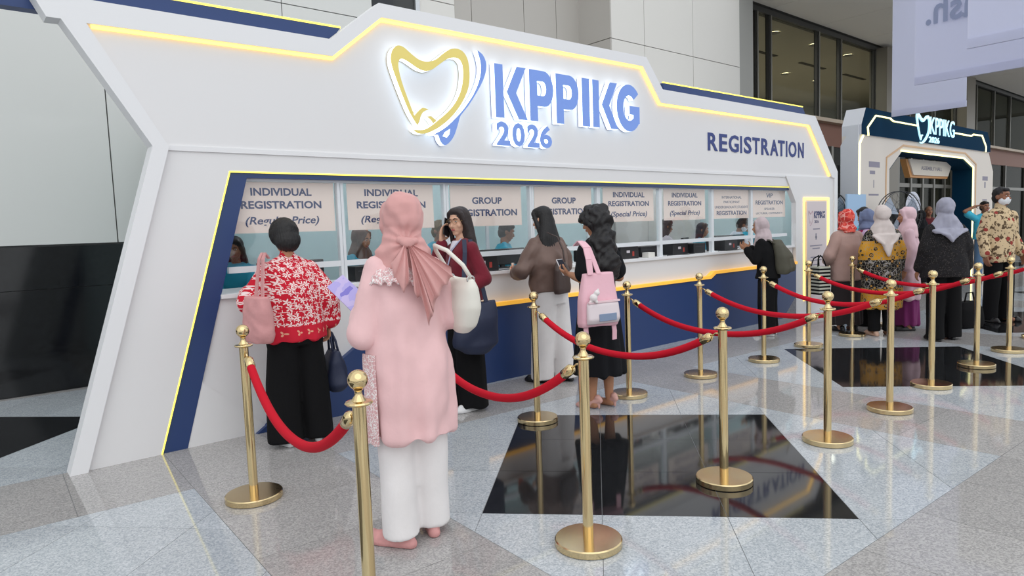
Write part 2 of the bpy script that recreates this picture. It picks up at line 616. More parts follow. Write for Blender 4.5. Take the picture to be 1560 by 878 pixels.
for a, b in zip(mull[:-1], mull[1:]):
    obj('glass_pane', MB().box((a+0.06, 3.11, 4.02), (b-0.10, 3.13, 6.10)), m_cglass, cw)
for u in (20.0, 26.7):
    obj('pier', MB().box((u-0.02, 2.75, 0), (u+0.85, 3.22, 6.15)), M('pier_bronze', (118, 112, 102), 0.4, 0.3), cw)
# lower storefront
low = [12.47, 14.0, 15.2, 16.4, 17.6, 18.8, 20.0, 20.9, 22.0, 23.0, 24.0, 25.0, 26.0, 27.6, 28.6, 29.6, 30.6, 33, 36, 40]
for u in low:
    obj('mullion', MB().box((u-0.06, 3.16, 0), (u+0.06, 3.34, 3.35)), m_alu, cw)
obj('transom', MB().box((12.45, 3.18, 2.35), (40, 3.32, 2.47)), m_alu, cw)
m_lglass = pane_glass('storefront_glass', (190, 194, 190), 0.25)
for a, b in zip(low[:-1], low[1:]):
    obj('glass_pane', MB().box((a+0.06, 3.24, 0.02), (b-0.06, 3.26, 2.35)), m_lglass, cw)
    obj('glass_pane', MB().box((a+0.06, 3.24, 2.47), (b-0.06, 3.26, 3.35)), m_lglass, cw)
# rooms behind the glass
m_in = M('interior_wall', (168, 162, 146), 0.7)
ib = struct(obj('wall_inner', MB().box((12.45, 9.0, 0), (42, 9.2, 6.4)), m_in, None, BL, BR))
struct(obj('wall_end', MB().box((41.6, 3.22, 0), (42, 9.0, 6.25)), m_in, None, BL, BR))
struct(obj('floor_inner', MB().box((12.45, 3.5, 3.6), (41.6, 9.0, 3.9)), M('inner_slab', (110, 104, 96), 0.7), None, BL, BR))
ic = struct(obj('ceiling_inner', MB().box((12.0, 3.23, 6.25), (42, 9.2, 6.45)), M('inner_ceiling', (190, 184, 168), 0.7), None, BL, BR))
for k in range(5):
    obj('ceiling_slot', MB().box((14.0+k*3.0, 5.2, 6.235), (15.6+k*3.0, 5.32, 6.25)), M('slot_dark', (70, 68, 64), 0.8), ic)
m_dl = M('downlight_lens', (255, 244, 214), 0.4, emit=25.0)
dn = 0
for r, n in enumerate((4.0, 6.3)):
    for k in range(5):
        u = 14.1+k*2.1+r*0.7
        d = thing('downlight', '%s-row ceiling downlight behind the upper glass, %s from the clad column' % (('front', 'back')[r], ('first', 'second', 'third', 'fourth', 'fifth')[k]), 'light', BW(u, n, 6.235), 0, 'downlights behind the glass wall')
        obj('lens', MB().lathe([(0.10, -0.012), (0.105, 0.0)], 16), m_dl, d)
        obj('trim', MB().lathe([(0.108, -0.016), (0.135, -0.012), (0.135, 0.0), (0.108, 0.0)], 16), m_alu, d)
for k in range(3):  # unseen area lights added to brighten the rooms behind the glass
    ld = bpy.data.lights.new('room_fill_light', 'AREA'); ld.energy = 190; ld.size = 2.5; ld.color = (1.0, 0.95, 0.84)
    lo_ = bpy.data.objects.new('room_fill_light', ld); COL.objects.link(lo_); lo_.location = BW(15.5+5*k, 6.0, 6.18)
# soffit over the right-hand side of the foyer
sf = struct(obj('ceiling', MB().box((11.9, -1.2, 6.28), (42, 3.22, 6.5)), m_joint, None, BL, BR))
ue = [11.9+2.35*k for k in range(13)]
ne = [-1.2, 0.9, 3.0]
for a, b in zip(ue[:-1], ue[1:]):
    for c, d in zip(ne[:-1], ne[1:]):
        obj('ceiling_panel', MB().box((a+0.008, c+0.008, 6.24), (b-0.008, d-0.008, 6.28)), m_ceil, sf)
# ================================================================== REGISTRATION BOOTH
m_white = M('booth_white', (232, 232, 234), 0.45)
m_white2 = M('booth_panel_white', (228, 227, 228), 0.5)
m_navy = M('booth_navy', (38, 62, 112), 0.4)
m_led = M('led_warm', (255, 222, 120), 0.4, emit=1.7, ecol=(255, 208, 116))
m_ledy = M('led_yellow_edge', (250, 232, 110), 0.4, emit=1.0, ecol=(250, 228, 96))
m_amber = M('amber_strip', (246, 190, 80), 0.35, emit=0.5, ecol=(250, 178, 50))
m_frame = M('window_frame_white', (226, 230, 234), 0.35)
m_pane = pane_glass('booth_glass', (252, 254, 254), 0.9)
m_teal = M('booth_inside_teal', (196, 220, 222), 0.7)
m_print = M('print_navy', (62, 70, 112), 0.7)
m_signn = M('registration_navy', (56, 70, 130), 0.6)

booth = thing('registration_booth', 'long white and navy registration counter with a lit angular header sign', 'booth', BL, BANG)
P = lambda *pts: list(pts)
# header
border = P((0.637, 2.12), (0.178, 2.877), (0.103, 2.876), (0.03, 3.02), (1.976, 3.02), (2.424, 3.378), (5.901, 3.40), (6.197, 3.065),
           (10.006, 3.05), (10.77, 2.22), (10.77, 2.12), (10.575, 2.12), (9.83, 2.905), (6.165, 2.905), (5.84, 3.29), (2.442, 3.265),
           (1.985, 2.89), (0.313, 2.872), (0.739, 2.12))
obj('header_border', MB().prism(border, -0.045, 0.10), m_white, booth)
hp = P((0.72, 2.12), (0.29, 2.90), (1.97, 2.91), (2.43, 3.285), (5.85, 3.31), (6.18, 2.93), (9.85, 2.93), (10.6, 2.12))
obj('header_panel', MB().prism(hp, 0.0, 0.10), m_white2, booth)
def strip(path, r, n, mat, name):
    mb = MB()
    for a, b in zip(path[:-1], path[1:]):
        a, b = Vector((a[0], 0, a[1])), Vector((b[0], 0, b[1]))
        t = (b-a).normalized(); s = Vector((-t.z, 0, t.x))*r
        q = [a-t*r*0.3-s, b+t*r*0.3-s, b+t*r*0.3+s, a-t*r*0.3+s]
        mb.prism([(p.x, p.z) for p in q], n-r, n+r)
    return obj(name, mb, mat, booth)
strip([(0.345, 2.862), (1.995, 2.878), (2.448, 3.25), (5.832, 3.276), (6.16, 2.893), (9.815, 2.893), (10.53, 2.145)], 0.011, -0.016, m_led, 'header_led_strip')
obj('header_lip', MB().prism(P((0.74, 2.10), (0.74, 2.135), (10.56, 2.135), (10.56, 2.10)), -0.012, 0.05), m_white, booth)
# navy bands that stand behind the header's lower shoulders
obj('navy_band', MB().prism(P((-0.35, 2.95), (-0.35, 3.15), (2.14, 3.165), (1.96, 2.95)), 0.105, 0.20), m_navy, booth)
obj('navy_band', MB().prism(P((6.44, 2.95), (6.40, 3.19), (9.90, 3.20), (10.10, 2.95)), 0.105, 0.20), m_navy, booth)
strip([(-0.35, 3.157), (2.14, 3.172)], 0.008, 0.11, m_ledy, 'band_led_strip')
strip([(6.40, 3.197), (9.90, 3.207)], 0.008, 0.11, m_ledy, 'band_led_strip')
# left leg of the portal
obj('side_border', MB().prism(P((0, 0), (0.637, 2.12), (0.739, 2.12), (0.102, 0)), -0.045, 0.10), m_white, booth)
obj('front_panel', MB().prism(P((0.10, 0), (0.737, 2.12), (9.14, 2.12), (9.32, 1.965), (1.144, 1.965), (0.549, 0)), 0.0, 0.08), m_white2, booth)
obj('navy_stripe', MB().prism(P((0.552, 0), (1.147, 1.962), (9.33, 1.95), (9.33, 1.908), (1.268, 1.925), (0.719, 0)), 0.012, 0.075), m_navy, booth)
strip([(0.549, 0.0), (1.144, 1.966), (9.33, 1.952)], 0.0055, 0.004, m_ledy, 'edge_led_strip')
# counter
obj('counter_front', MB().prism(P((0.719, 0), (1.025, 1.05), (9.42, 1.05), (9.42, 0)), 0.03, 0.10), m_white2, booth)
obj('counter_top', MB().box((1.02, -0.005, 1.045), (9.45, 0.62, 1.075)), m_white, booth)
obj('corner_plate', MB().prism(P((0.72, 0), (0.85, 0.455), (1.33, 0.0)), 0.015, 0.03), m_white2, booth)
obj('navy_base', MB().prism(P((1.20, 0), (2.35, 0.735), (7.17, 0.735), (7.28, 0.79), (9.44, 0.79), (9.44, 0)), -0.02, 0.03), m_navy, booth)
obj('amber_light_strip', MB().prism(P((2.38, 0.735), (2.38, 0.772), (7.14, 0.772), (7.25, 0.83), (9.46, 0.83), (9.46, 0.79), (7.28, 0.79), (7.17, 0.735)), -0.035, 0.03), m_amber, booth)
# window wall
GN = 0.085
mu = [W(x, 280, GN)[0] for x in (515.5, 676.5, 807, 909, 1003.5, 1083, 1143)]
obj('window_head', MB().box((1.10, GN-0.02, 1.905), (9.35, GN+0.03, 1.93)), m_frame, booth)
for u in mu:
    obj('mullion', MB().box((u-0.028, GN-0.025, 1.075), (u-0.004, GN+0.025, 1.91)).box((u+0.004, GN-0.02, 1.075), (u+0.028, GN+0.02, 1.91)).box((u-0.006, GN-0.012, 1.075), (u+0.006, GN+0.012, 1.91)), m_frame, booth)
ed = [1.08]+mu+[9.36]
for a, b in zip(ed[:-1], ed[1:]):
    obj('window_rail', MB().box((a+0.028, GN-0.02, 1.222), (b-0.028, GN+0.02, 1.268)), m_frame, booth)
    obj('glass_pane', MB().box((a+0.028, GN-0.003, 1.268), (b-0.028, GN+0.003, 1.905)), m_pane, booth)
# inside
obj('back_wall', MB().box((1.3, 2.6, 0), (10.6, 2.68, 2.75)), m_teal, booth)
obj('inner_side', MB().add([(0.97, 0.12, 0), (1.03, 0.12, 0), (1.36, 2.6, 0), (1.30, 2.6, 0), (1.03, 0.12, 1.95), (1.06, 0.12, 1.95), (1.36, 2.6, 2.75), (1.30, 2.6, 2.75)], [(0, 3, 2, 1), (4, 5, 6, 7), (0, 1, 5, 4), (1, 2, 6, 5), (2, 3, 7, 6), (3, 0, 4, 7)]), m_teal, booth)
obj('inner_side', MB().prism(P((10.5, 0), (10.5, 2.75), (10.56, 2.75), (10.56, 0)), 0.12, 2.6), m_teal, booth)
obj('booth_roof', MB().box((1.3, 0.11, 2.75), (10.6, 2.68, 2.82)), m_white, booth)
obj('inner_floor', MB().box((1.36, 0.11, 0.0), (10.5, 2.6, 0.012)), M('booth_carpet', (120, 130, 140), 0.9), booth)
for k in range(4):  # glowing bars added under the closed roof to light the booth interior
    u = 2.2+k*2.3
    obj('booth_fill_light', MB().box((u, 1.2, 2.70), (u+1.2, 1.26, 2.74)), M('booth_fill_white', (250, 252, 255), 0.5, emit=30.0), booth)
for k, u in enumerate((2.55, 4.0, 5.5, 7.6, 9.0)):
    obj('wall_batten', MB().box((u, 2.575, 0), (u+0.05, 2.6, 2.75)), m_frame, booth)
obj('notice', MB().box((9.6, 2.58, 1.72), (10.15, 2.6, 1.95)), M('maroon_notice', (120, 66, 76), 0.7), booth)
# right leg
rl = P((9.14, 2.12), (10.77, 2.12), (10.77, 0), (9.05, 0), (9.44, 0.30), (9.44, 1.72))
obj('side_column', MB().prism(rl, -0.02, 0.055), m_white2, booth)
obj('column_edge', MB().prism(P((10.66, 2.12), (10.77, 2.12), (10.77, 0), (10.66, 0)), -0.045, -0.02), m_white, booth)
obj('column_return', MB().box((10.70, 0.055, 0), (10.77, 1.6, 2.12)), m_white2, booth)
obj('poster_led', MB().prism(P((9.66, 0.20), (9.66, 1.80), (9.70, 1.80), (9.70, 0.20)), -0.035, -0.02), m_led, booth)
obj('poster_led', MB().prism(P((9.70, 1.76), (9.70, 1.80), (10.50, 1.80), (10.50, 1.76)), -0.035, -0.02), m_led, booth)
obj('poster_led', MB().prism(P((10.455, 0.20), (10.455, 1.76), (10.50, 1.76), (10.50, 0.20)), -0.035, -0.02), m_led, booth)
pb = obj('poster_board', MB().box((9.72, -0.05, 0.2), (10.36, -0.03, 1.735)), M('poster_paper', (218, 206, 208), 0.7), booth)
lettering('KPPIKG', pb, m_print, 9.95, 10.31, 1.475, 1.585, -0.0505, 0.03)
lettering('2026', pb, m_print, 9.96, 10.10, 1.40, 1.445, -0.0505, 0.0)
m_soft = M('print_grey', (140, 136, 152), 0.7)
for zz, a, b in ((1.30, 9.92, 10.14), (1.04, 9.82, 10.22), (0.995, 9.90, 10.14), (0.86, 9.84, 10.24), (0.81, 9.84, 10.2), (0.74, 9.88, 10.1), (0.6, 9.84, 10.2)):
    obj('print_line', MB().box((a, -0.0515, zz), (b, -0.05, zz+0.016)), m_soft, pb)
obj('print_emblem', MB().box((10.0, -0.0515, 1.14), (10.035, -0.05, 1.24)).box((9.985, -0.0515, 1.17), (10.05, -0.05, 1.19)), m_soft, pb)

# ---- lit logo and lettering
m_lface = M('letter_face_blue', (120, 152, 222), 0.4, emit=0.16, ecol=(120, 152, 228))
m_lside = M('letter_side_lit', (250, 253, 255), 0.4, emit=1.5, ecol=(214, 236, 255))
m_yface = M('logo_face_yellow', (226, 208, 120), 0.4, emit=0.15, ecol=(228, 206, 110))
def smooth_poly(pts, k=3):
    """closed Catmull-Rom through the points"""
    out = []
    n = len(pts)
    for i in range(n):
        p0, p1, p2, p3 = (np.array(pts[(i+j-1) % n], float) for j in range(4))
        c1 = np.dot(p1-p0, p2-p1)/max(1e-9, np.linalg.norm(p1-p0)*np.linalg.norm(p2-p1))
        c2 = np.dot(p2-p1, p3-p2)/max(1e-9, np.linalg.norm(p2-p1)*np.linalg.norm(p3-p2))
        for s in range(k):
            t = s/k
            m1 = (p2-p0)/2 if c1 > 0.3 else (p2-p1)*0.5
            m2 = (p3-p1)/2 if c2 > 0.3 else (p2-p1)*0.5
            h = ((2*t**3-3*t**2+1)*p1+(t**3-2*t**2+t)*m1+(-2*t**3+3*t**2)*p2+(t**3-t**2)*m2)
            out.append(tuple(h))
    return out
tooth_px = [(380,545),(345,562),(325,590),(310,640),(295,662),(240,570),(185,440),(140,320),(108,225),(98,160),(112,100),(150,70),(195,82),(250,130),(310,175),(370,190),(430,175),(490,128),(540,98),(590,93),(635,115),(668,165),(683,240),(684,340),(665,420),(620,510),(560,590),(490,655),(420,700),(350,725),(300,722),(262,694),(320,700),(375,683),(435,638),(505,580),(565,515),(605,445),(628,370),(636,290),(630,215),(605,172),(565,160),(515,172),(460,210),(410,246),(360,260),(305,243),(245,202),(195,172),(165,175),(156,215),(168,290),(195,380),(232,480),(275,590),(300,560),(335,533)]
swoosh_px = [(740,105),(780,135),(806,190),(808,250),(785,330),(735,425),(675,520),(618,592),(603,640),(575,730),(545,780),(510,810),(485,805),(462,770),(450,735),(405,735),(455,712),(520,668),(590,600),(650,530),(710,440),(750,350),(768,270),(765,190)]
tp_ = [((x-95)/600, (y-70)/660) for x, y in tooth_px]
obj('print_tooth', MB().prism([(9.765+a*0.165, 1.60-b*0.24) for a, b in tp_], -0.0515, -0.05), M('print_rose', (190, 160, 170), 0.7), pb)
hook_px = [(365,598),(400,595),(440,630),(415,652),(395,622)]
tri_px = [(485,745),(500,715),(540,690),(535,730),(515,755)]
def px_poly(pts, n):
    return [W(575+x/4.878, 55+y/4.878, n) for x, y in pts]
LF, LB = -0.075, -0.012
yl = obj('tooth_outline', MB().prism(px_poly(smooth_poly(tooth_px, 3), LF), LF, LB, 0, 1), [m_yface, m_lside], booth, label='yellow tooth-shaped outline of the logo')
obj('tooth_hook', MB().prism(px_poly(hook_px, LF), LF, LB, 0, 1), [m_yface, m_lside], booth)
sw = obj('blue_swoosh', MB().prism(px_poly(smooth_poly(swoosh_px, 2), LF), LF, LB, 0, 1), [m_lface, m_lside], booth, label='blue swoosh of the logo')
obj('swoosh_hole', MB().prism(px_poly(tri_px, LF-0.001), LF-0.001, LF+0.002), m_lside, sw)
def arc(cx, cy, rx, ry, a0, a1, k=10):
    return [(cx+rx*math.cos(math.radians(a0+(a1-a0)*i/k)), cy+ry*math.sin(math.radians(a0+(a1-a0)*i/k))) for i in range(k+1)]
sP = 0.30       # stroke relative to the letter width
glyph = {
 'K': [[(0, 0), (0.26, 0), (0.26, 1), (0, 1)], [(0.36, 0.5), (0.70, 1), (1.0, 1), (0.66, 0.5), (1.02, 0), (0.72, 0)]],
 'P': [[(0, 0), (0.32, 0), (0.32, 1), (0, 1)], [(0.32, 0.30), (0.60, 0.30)]+arc(0.60, 0.65, 0.40, 0.35, -90, 90, 12)+[(0.32, 1), (0.32, 0.79), (0.56, 0.79)]+arc(0.56, 0.65, 0.13, 0.14, 90, -90, 8)+[(0.32, 0.51)]],
 'I': [[(0, 0), (1, 0), (1, 1), (0, 1)]],
 'G': [arc(0.54, 0.5, 0.54, 0.52, 40, 320, 22)+[(1.0, 0.17), (1.0, 0.55), (0.55, 0.55), (0.55, 0.36), (0.72, 0.36), (0.72, 0.28)]+arc(0.54, 0.5, 0.26, 0.28, 310, 42, 16)],
}
spans = [('K', 683, 853, 212, 482), ('P', 870, 1000, 240, 500), ('P', 1014, 1137, 265, 514), ('I', 1155, 1196, 287, 528), ('K', 1212, 1346, 295, 542), ('G', 1342, 1466, 318, 556)]
for ch, x0, x1, y0, y1 in spans:
    ua, zt = W(560+x0/3.545, 40+y0/3.545, LF)
    ub, _ = W(560+x1/3.545, 40+y0/3.545, LF)
    zt, zb = 3.035, 2.535
    mb = MB()
    for gl in glyph[ch]:
        mb.prism([(ua+gx*(ub-ua), zb+gz*(zt-zb)) for gx, gz in gl], LF, LB, 0, 1)
    obj('lit_letter', mb, [m_lface, m_lside], booth)
dig = [(697, 770), (782, 850), (862, 928), (930, 996)]
for ch, (x0, x1) in zip('2026', dig):
    ua, _ = W(560+x0/3.545, 40+600/3.545, LF); ub, _ = W(560+x1/3.545, 40+600/3.545, LF)
    me = text_mesh(ch, 0.035, 0, 0.1)
    k = len(me.vertices)
    co = np.empty(k*3); me.vertices.foreach_get('co', co); co = co.reshape(-1, 3)
    lo, hi = co.min(0), co.max(0); q = (co-lo)/(hi-lo)
    me.vertices.foreach_set('co', np.stack([ua+q[:, 0]*(ub-ua), LB+(LF-LB)*q[:, 2], 2.275+q[:, 1]*0.225], 1).ravel())
    me.update(); me.materials.clear()
    me.materials.append(m_lface); me.materials.append(m_lside)
    no = [p.normal.y for p in me.polygons]
    me.polygons.foreach_set('material_index', [0 if abs(v) > 0.7 else 1 for v in no])
    obj('lit_digit', me, m_lface, booth)
# REGISTRATION along the right of the header
me0 = [(1079, 1094), (1096.5, 1108.5), (1111, 1126), (1128.5, 1131), (1134, 1145.5), (1147, 1158), (1160.5, 1172.5), (1174, 1186), (1186, 1196), (1198, 1200), (1202, 1214), (1216.5, 1225)]
for ch, (x0, x1) in zip('REGISTRATION', me0):
    ua, _ = W(x0, 220, -0.01); ub, _ = W(x1, 220, -0.01)
    lettering(ch, booth, m_signn, ua, ub, 2.40, 2.63, -0.001, 0.022, 0, 0.006, 'header_letter')

# ---- paper signs hanging inside the windows
m_paper = M('sign_paper', (246, 224, 215), 0.75, var=(2.5, 0.035))
SG = GN+0.012
def sign(label, x0, x1, y0, y1, lines):
    ua, ub = x0, x1
    za, zb = 1.903, 1.515
    c = BW((ua+ub)/2, SG, zb)
    o = thing('window_sign', label, 'sign', c, BANG, 'registration signs in the windows')
    hw = (ub-ua)/2; h = za-zb
    obj('sheet', MB().box((-hw, 0, 0), (hw, 0.004, h)), m_paper, o)
    for s, wf, zz, hh, sh, bo in lines:
        lettering(s, o, m_print, -hw*wf, hw*wf, zz*h, (zz+hh)*h, -0.0004, bo, sh, 0.0012)
    return o
reg = lambda d: [('INDIVIDUAL', 0.62, 0.73, 0.155, 0, 0.028), ('REGISTRATION', 0.80, 0.465, 0.155, 0, 0.028), (d, 0.72, 0.11, 0.20, 0.22, 0.018)]
grp = [('GROUP', 0.42, 0.55, 0.17, 0, 0.028), ('REGISTRATION', 0.86, 0.25, 0.17, 0, 0.028)]
su = lambda x: W(x, 310, SG)[0]
sign('sign reading individual registration regular price, beside the navy slanted stripe', su(368)-0.12, su(509), 0, 0, [('INDIVIDUAL', 0.56, 0.73, 0.155, 0, 0.028), ('REGISTRATION', 0.74, 0.475, 0.155, 0, 0.028), ('(Regular Price)', 0.68, 0.12, 0.20, 0.22, 0.018)])
sign('sign reading individual registration regular price, behind the pink headscarf', su(529), su(660), 0, 0, reg('(Regular Price)'))
sign('sign reading group registration, above the woman in the burgundy cardigan', su(686), su(794), 0, 0, grp)
sign('sign reading group registration, above the woman in the brown jacket', su(814), su(901), 0, 0, grp)
sign('sign reading individual registration special price, beside the curly black hair', su(918.5), su(995.5), 0, 0, reg('(Special Price)'))
sign('sign reading individual registration special price, second from the group signs', su(1011), su(1074), 0, 0, reg('(Special Price)'))
sign('sign for international participants and undergraduate students', su(1087), su(1141), 0, 0, [('INTERNATIONAL', 0.55, 0.70, 0.085, 0, 0.0), ('PARTICIPANT', 0.45, 0.54, 0.085, 0, 0.0), ('UNDERGRADUATE STUDENT', 0.93, 0.36, 0.085, 0, 0.0), ('REGISTRATION', 0.84, 0.12, 0.15, 0, 0.02)])
sign('sign reading VIP registration at the far right window', su(1147), su(1196), 0, 0, [('VIP', 0.2, 0.74, 0.16, 0, 0.02), ('REGISTRATION', 0.84, 0.48, 0.155, 0, 0.02), ('SPEAKER', 0.32, 0.28, 0.08, 0, 0.0), ('LECTURER, COMMUNITY', 0.82, 0.11, 0.08, 0, 0.0)])

# ---- equipment on the counter
m_blk = M('device_black', (30, 31, 34), 0.45)
m_blk2 = M('device_dark_grey', (58, 60, 66), 0.5)
def monitor(u, n, rz, label, w_=0.60, h_=0.31):
    o = thing('computer_monitor', label, 'monitor', BW(u, n, 1.0755), BANG+rz, 'monitors on the counter')
    obj('stand_base', MB().box((-0.11, -0.08, 0), (0.11, 0.08, 0.012)), m_blk, o, bevel=0.004)
    obj('stand_neck', MB().box((-0.025, -0.015, 0.012), (0.025, 0.015, 0.07)), m_blk, o)
    obj('screen_back', MB().box((-w_/2, -0.02, 0.03), (w_/2, 0.02, 0.015+h_*0.60)), m_blk2 if u < 0 else m_blk, o, bevel=0.008)
def printer(u, n, rz, label, w_=0.36):
    o = thing('receipt_printer', label, 'printer', BW(u, n, 1.0755), BANG+rz, 'black printers on the counter')
    obj('casing', MB().prism(P((-w_/2, 0), (w_/2, 0), (w_/2-0.01, 0.15), (-w_/2+0.01, 0.15)), -0.12, 0.12), m_blk, o, bevel=0.008)
    obj('red_sticker', MB().box((0.05, -0.1215, 0.03), (0.085, -0.12, 0.085)), M('sticker_red', (170, 60, 50), 0.6), o)
    obj('white_label', MB().box((-0.06, -0.1215, 0.07), (0.0, -0.12, 0.10)), M('sticker_white', (220, 214, 220), 0.6), o)
lab = ['black monitor behind the first window beside the navy stripe', 'black monitor behind the window left of the pink headscarf', 'black monitor behind the man in blue at the group window', 'black monitor beside the brown jacket', 'black monitor near the curly haired woman', 'tilted black monitor in front of the dark haired staff woman', 'black monitor beside the leaning staff man']
for (u, n, rz), l in zip(((1.75, 0.48, 0.1), (2.75, 0.36, -0.1), (3.98, 0.38, 0), (4.75, 0.45, 0.15), (5.55, 0.55, 0), (7.35, 0.5, 0.5), (8.45, 0.5, -0.2)), lab):
    monitor(u, n, rz, l)
lab = ['black box low behind the first window at the navy stripe', 'black box behind the second window beside the brown headscarf', 'black box right of the woman in the brown jacket', 'black box under the mullion between the special price signs', 'black box left of the card terminal']
for (u, n, w_), l in zip(((1.62, 0.24, 0.36), (2.32, 0.26, 0.30), (5.22, 0.28, 0.34), (6.22, 0.30, 0.40), (7.10, 0.20, 0.26)), lab):
    o = thing('cash_box', l, 'box', BW(u, n, 1.0755), BANG)
    obj('casing', MB().box((-w_/2, -0.11, 0), (w_/2, 0.11, 0.13)), m_blk, o, bevel=0.008)
    obj('drawer_slot', MB().box((-w_/2+0.03, -0.1115, 0.085), (w_/2-0.03, -0.11, 0.092)), m_blk2, o)
lab = ['black printer with red sticker under the group registration window', 'black printer under the first special price sign', 'black printer under the second special price sign', 'black printer beside the stack of papers']
for (u, n), l in zip(((3.55, 0.24), (5.72, 0.24), (6.75, 0.26), (7.95, 0.28)), lab):
    printer(u, n, 0.05, l)
o = obj('paper_stack', MB().box((-0.15, -0.1, 0), (0.15, 0.1, 0.008)).box((-0.13, -0.11, 0.0082), (0.17, 0.09, 0.012)), M('paper_white', (235, 235, 238), 0.8), None, BW(8.62, 0.17, 1.0755), (0, 0, BANG+0.2))
tag(o, 'loose white papers on the counter beside the backpack woman', 'papers')
o = obj('tissue_box', MB().box((-0.06, -0.05, 0), (0.06, 0.05, 0.06)), M('box_white', (222, 220, 214), 0.7), None, BW(6.05, 0.10, 1.0755), (0, 0, BANG), bevel=0.004)
tag(o, 'small white box at the window edge on the counter', 'box')
rc = random.Random(4)
for u0, u1, l in ((6.35, 7.1, 'thin black cable lying along the counter by the second special price window'), (7.5, 8.3, 'thin black cable lying along the counter by the papers'), (3.5, 4.2, 'thin black cable on the counter under the group sign')):
    pts = []
    for i in range(24):
        t = i/23
        q = BW(u0+(u1-u0)*t, 0.045+0.03*math.sin(t*9+u0)+0.012*math.sin(t*23), 1.0755+0.005)
        pts.append(q)
    tag(obj('cable', MB().tube(pts, 0.005, 6), m_blk, smooth=True), l, 'cable')
for u, n, l in ((7.62, 0.30, 'card terminal with a pale screen leaning near the dark haired staff woman'), (8.93, 0.24, 'card terminal with a pale screen leaning beside the leaning staff man')):
    o = thing('card_terminal', l, 'card reader', BW(u, n, 1.0755), BANG+0.2)
    obj('body', MB().prism(P((-0.04, 0), (0.04, 0), (0.0, 0.19), (-0.08, 0.19)), -0.02, 0.02), m_blk, o, bevel=0.006)
    obj('display', MB().prism(P((-0.032, 0.03), (0.012, 0.03), (-0.022, 0.165), (-0.06, 0.165)), -0.022, -0.02), M('terminal_screen', (196, 202, 204), 0.3), o)
# ================================================================== ENTRANCE ARCH
m_cream = M('arch_cream', (216, 208, 200), 0.6)
m_archw = M('arch_side_white', (206, 208, 214), 0.6)
m_anavy = M('arch_navy', (10, 48, 74), 0.9, spec=0.08)
m_gold = M('arch_gold_line', (206, 168, 130), 0.5)
m_ledc = M('led_cool_yellow', (255, 250, 190), 0.4, emit=1.8, ecol=(255, 246, 170))
arch = thing('entrance_arch', 'cream and navy entrance arch with lit outline behind the crowd', 'arch', BL, BANG)
AD = 0.30
obj('front_frame', MB().prism(P((11.69, 0), (11.69, 2.88), (18.78, 2.89), (19.15, 2.45), (19.15, 0), (17.74, 0), (17.74, 2.49), (17.0, 2.70), (13.57, 2.70), (12.96, 2.33), (12.96, 0)), 0.0, AD), m_cream, arch)
obj('top_panel', MB().prism(P((11.69, 2.88), (11.69, 3.05), (11.86, 3.345), (18.55, 3.35), (18.80, 3.10), (18.80, 2.89)), -0.03, AD, 0, 1), [m_anavy, m_archw], arch)
obj('side_panel', MB().add([(11.685, 0, 0), (11.685, 0, 3.05), (11.685, 0.12, 3.0), (11.685, 0.30, 2.72), (11.685, 0.30, 0), (11.64, 0, 0), (11.64, 0, 3.05), (11.64, 0.12, 3.0), (11.64, 0.30, 2.72), (11.64, 0.30, 0)],
    [(0, 1, 2, 3, 4), (9, 8, 7, 6, 5), (0, 5, 6, 1), (1, 6, 7, 2), (2, 7, 8, 3), (3, 8, 9, 4), (4, 9, 5, 0)]), m_archw, arch)
obj('reveal', MB().prism(P((12.96, 0), (12.96, 2.33), (13.57, 2.70), (17.0, 2.70), (17.74, 2.49), (17.74, 0), (17.68, 0), (17.68, 2.46), (16.98, 2.66), (13.6, 2.66), (13.02, 2.31), (13.02, 0)), 0.03, 0.42), m_anavy, arch)
def astrip(path, r, n, mat, name):
    mb = MB()
    for a, b in zip(path[:-1], path[1:]):
        a, b = Vector((a[0], 0, a[1])), Vector((b[0], 0, b[1]))
        t = (b-a).normalized(); s = Vector((-t.z, 0, t.x))*r
        mb.prism([(p.x, p.z) for p in (a-t*r*0.3-s, b+t*r*0.3-s, b+t*r*0.3+s, a-t*r*0.3+s)], n-0.012, n+0.012)
    return obj(name, mb, mat, arch)
apx = lambda pts, n=0.0: [W(1280+x/4.88, 150+y/4.88, n) for x, y in pts]
astrip(apx([(210, 275), (205, 215), (265, 128), (370, 148), (395, 170), (575, 203)], -0.04), 0.011, -0.04, m_ledc, 'led_outline')
astrip(apx([(855, 258), (975, 280), (990, 268), (1055, 278), (1085, 360), (1083, 398)], -0.04), 0.014, -0.04, m_ledc, 'led_outline')
astrip(apx([(455, 390), (920, 445), (990, 512)], -0.012)+[(W(1483, 254, -0.012)[0], 0.02)], 0.013, -0.012, m_ledc, 'led_outline')
q = apx([(172, 275), (145, 335)], -0.012)
astrip(q+[(q[-1][0], 0.02)], 0.012, -0.012, m_ledc, 'led_outline')
q = apx([(340, 620), (345, 440), (470, 350), (930, 408), (1010, 490)], -0.004)
astrip([(q[0][0], 0.02)]+q+[(q[-1][0], 0.02)], 0.016, 0.0, m_gold, 'gold_line')
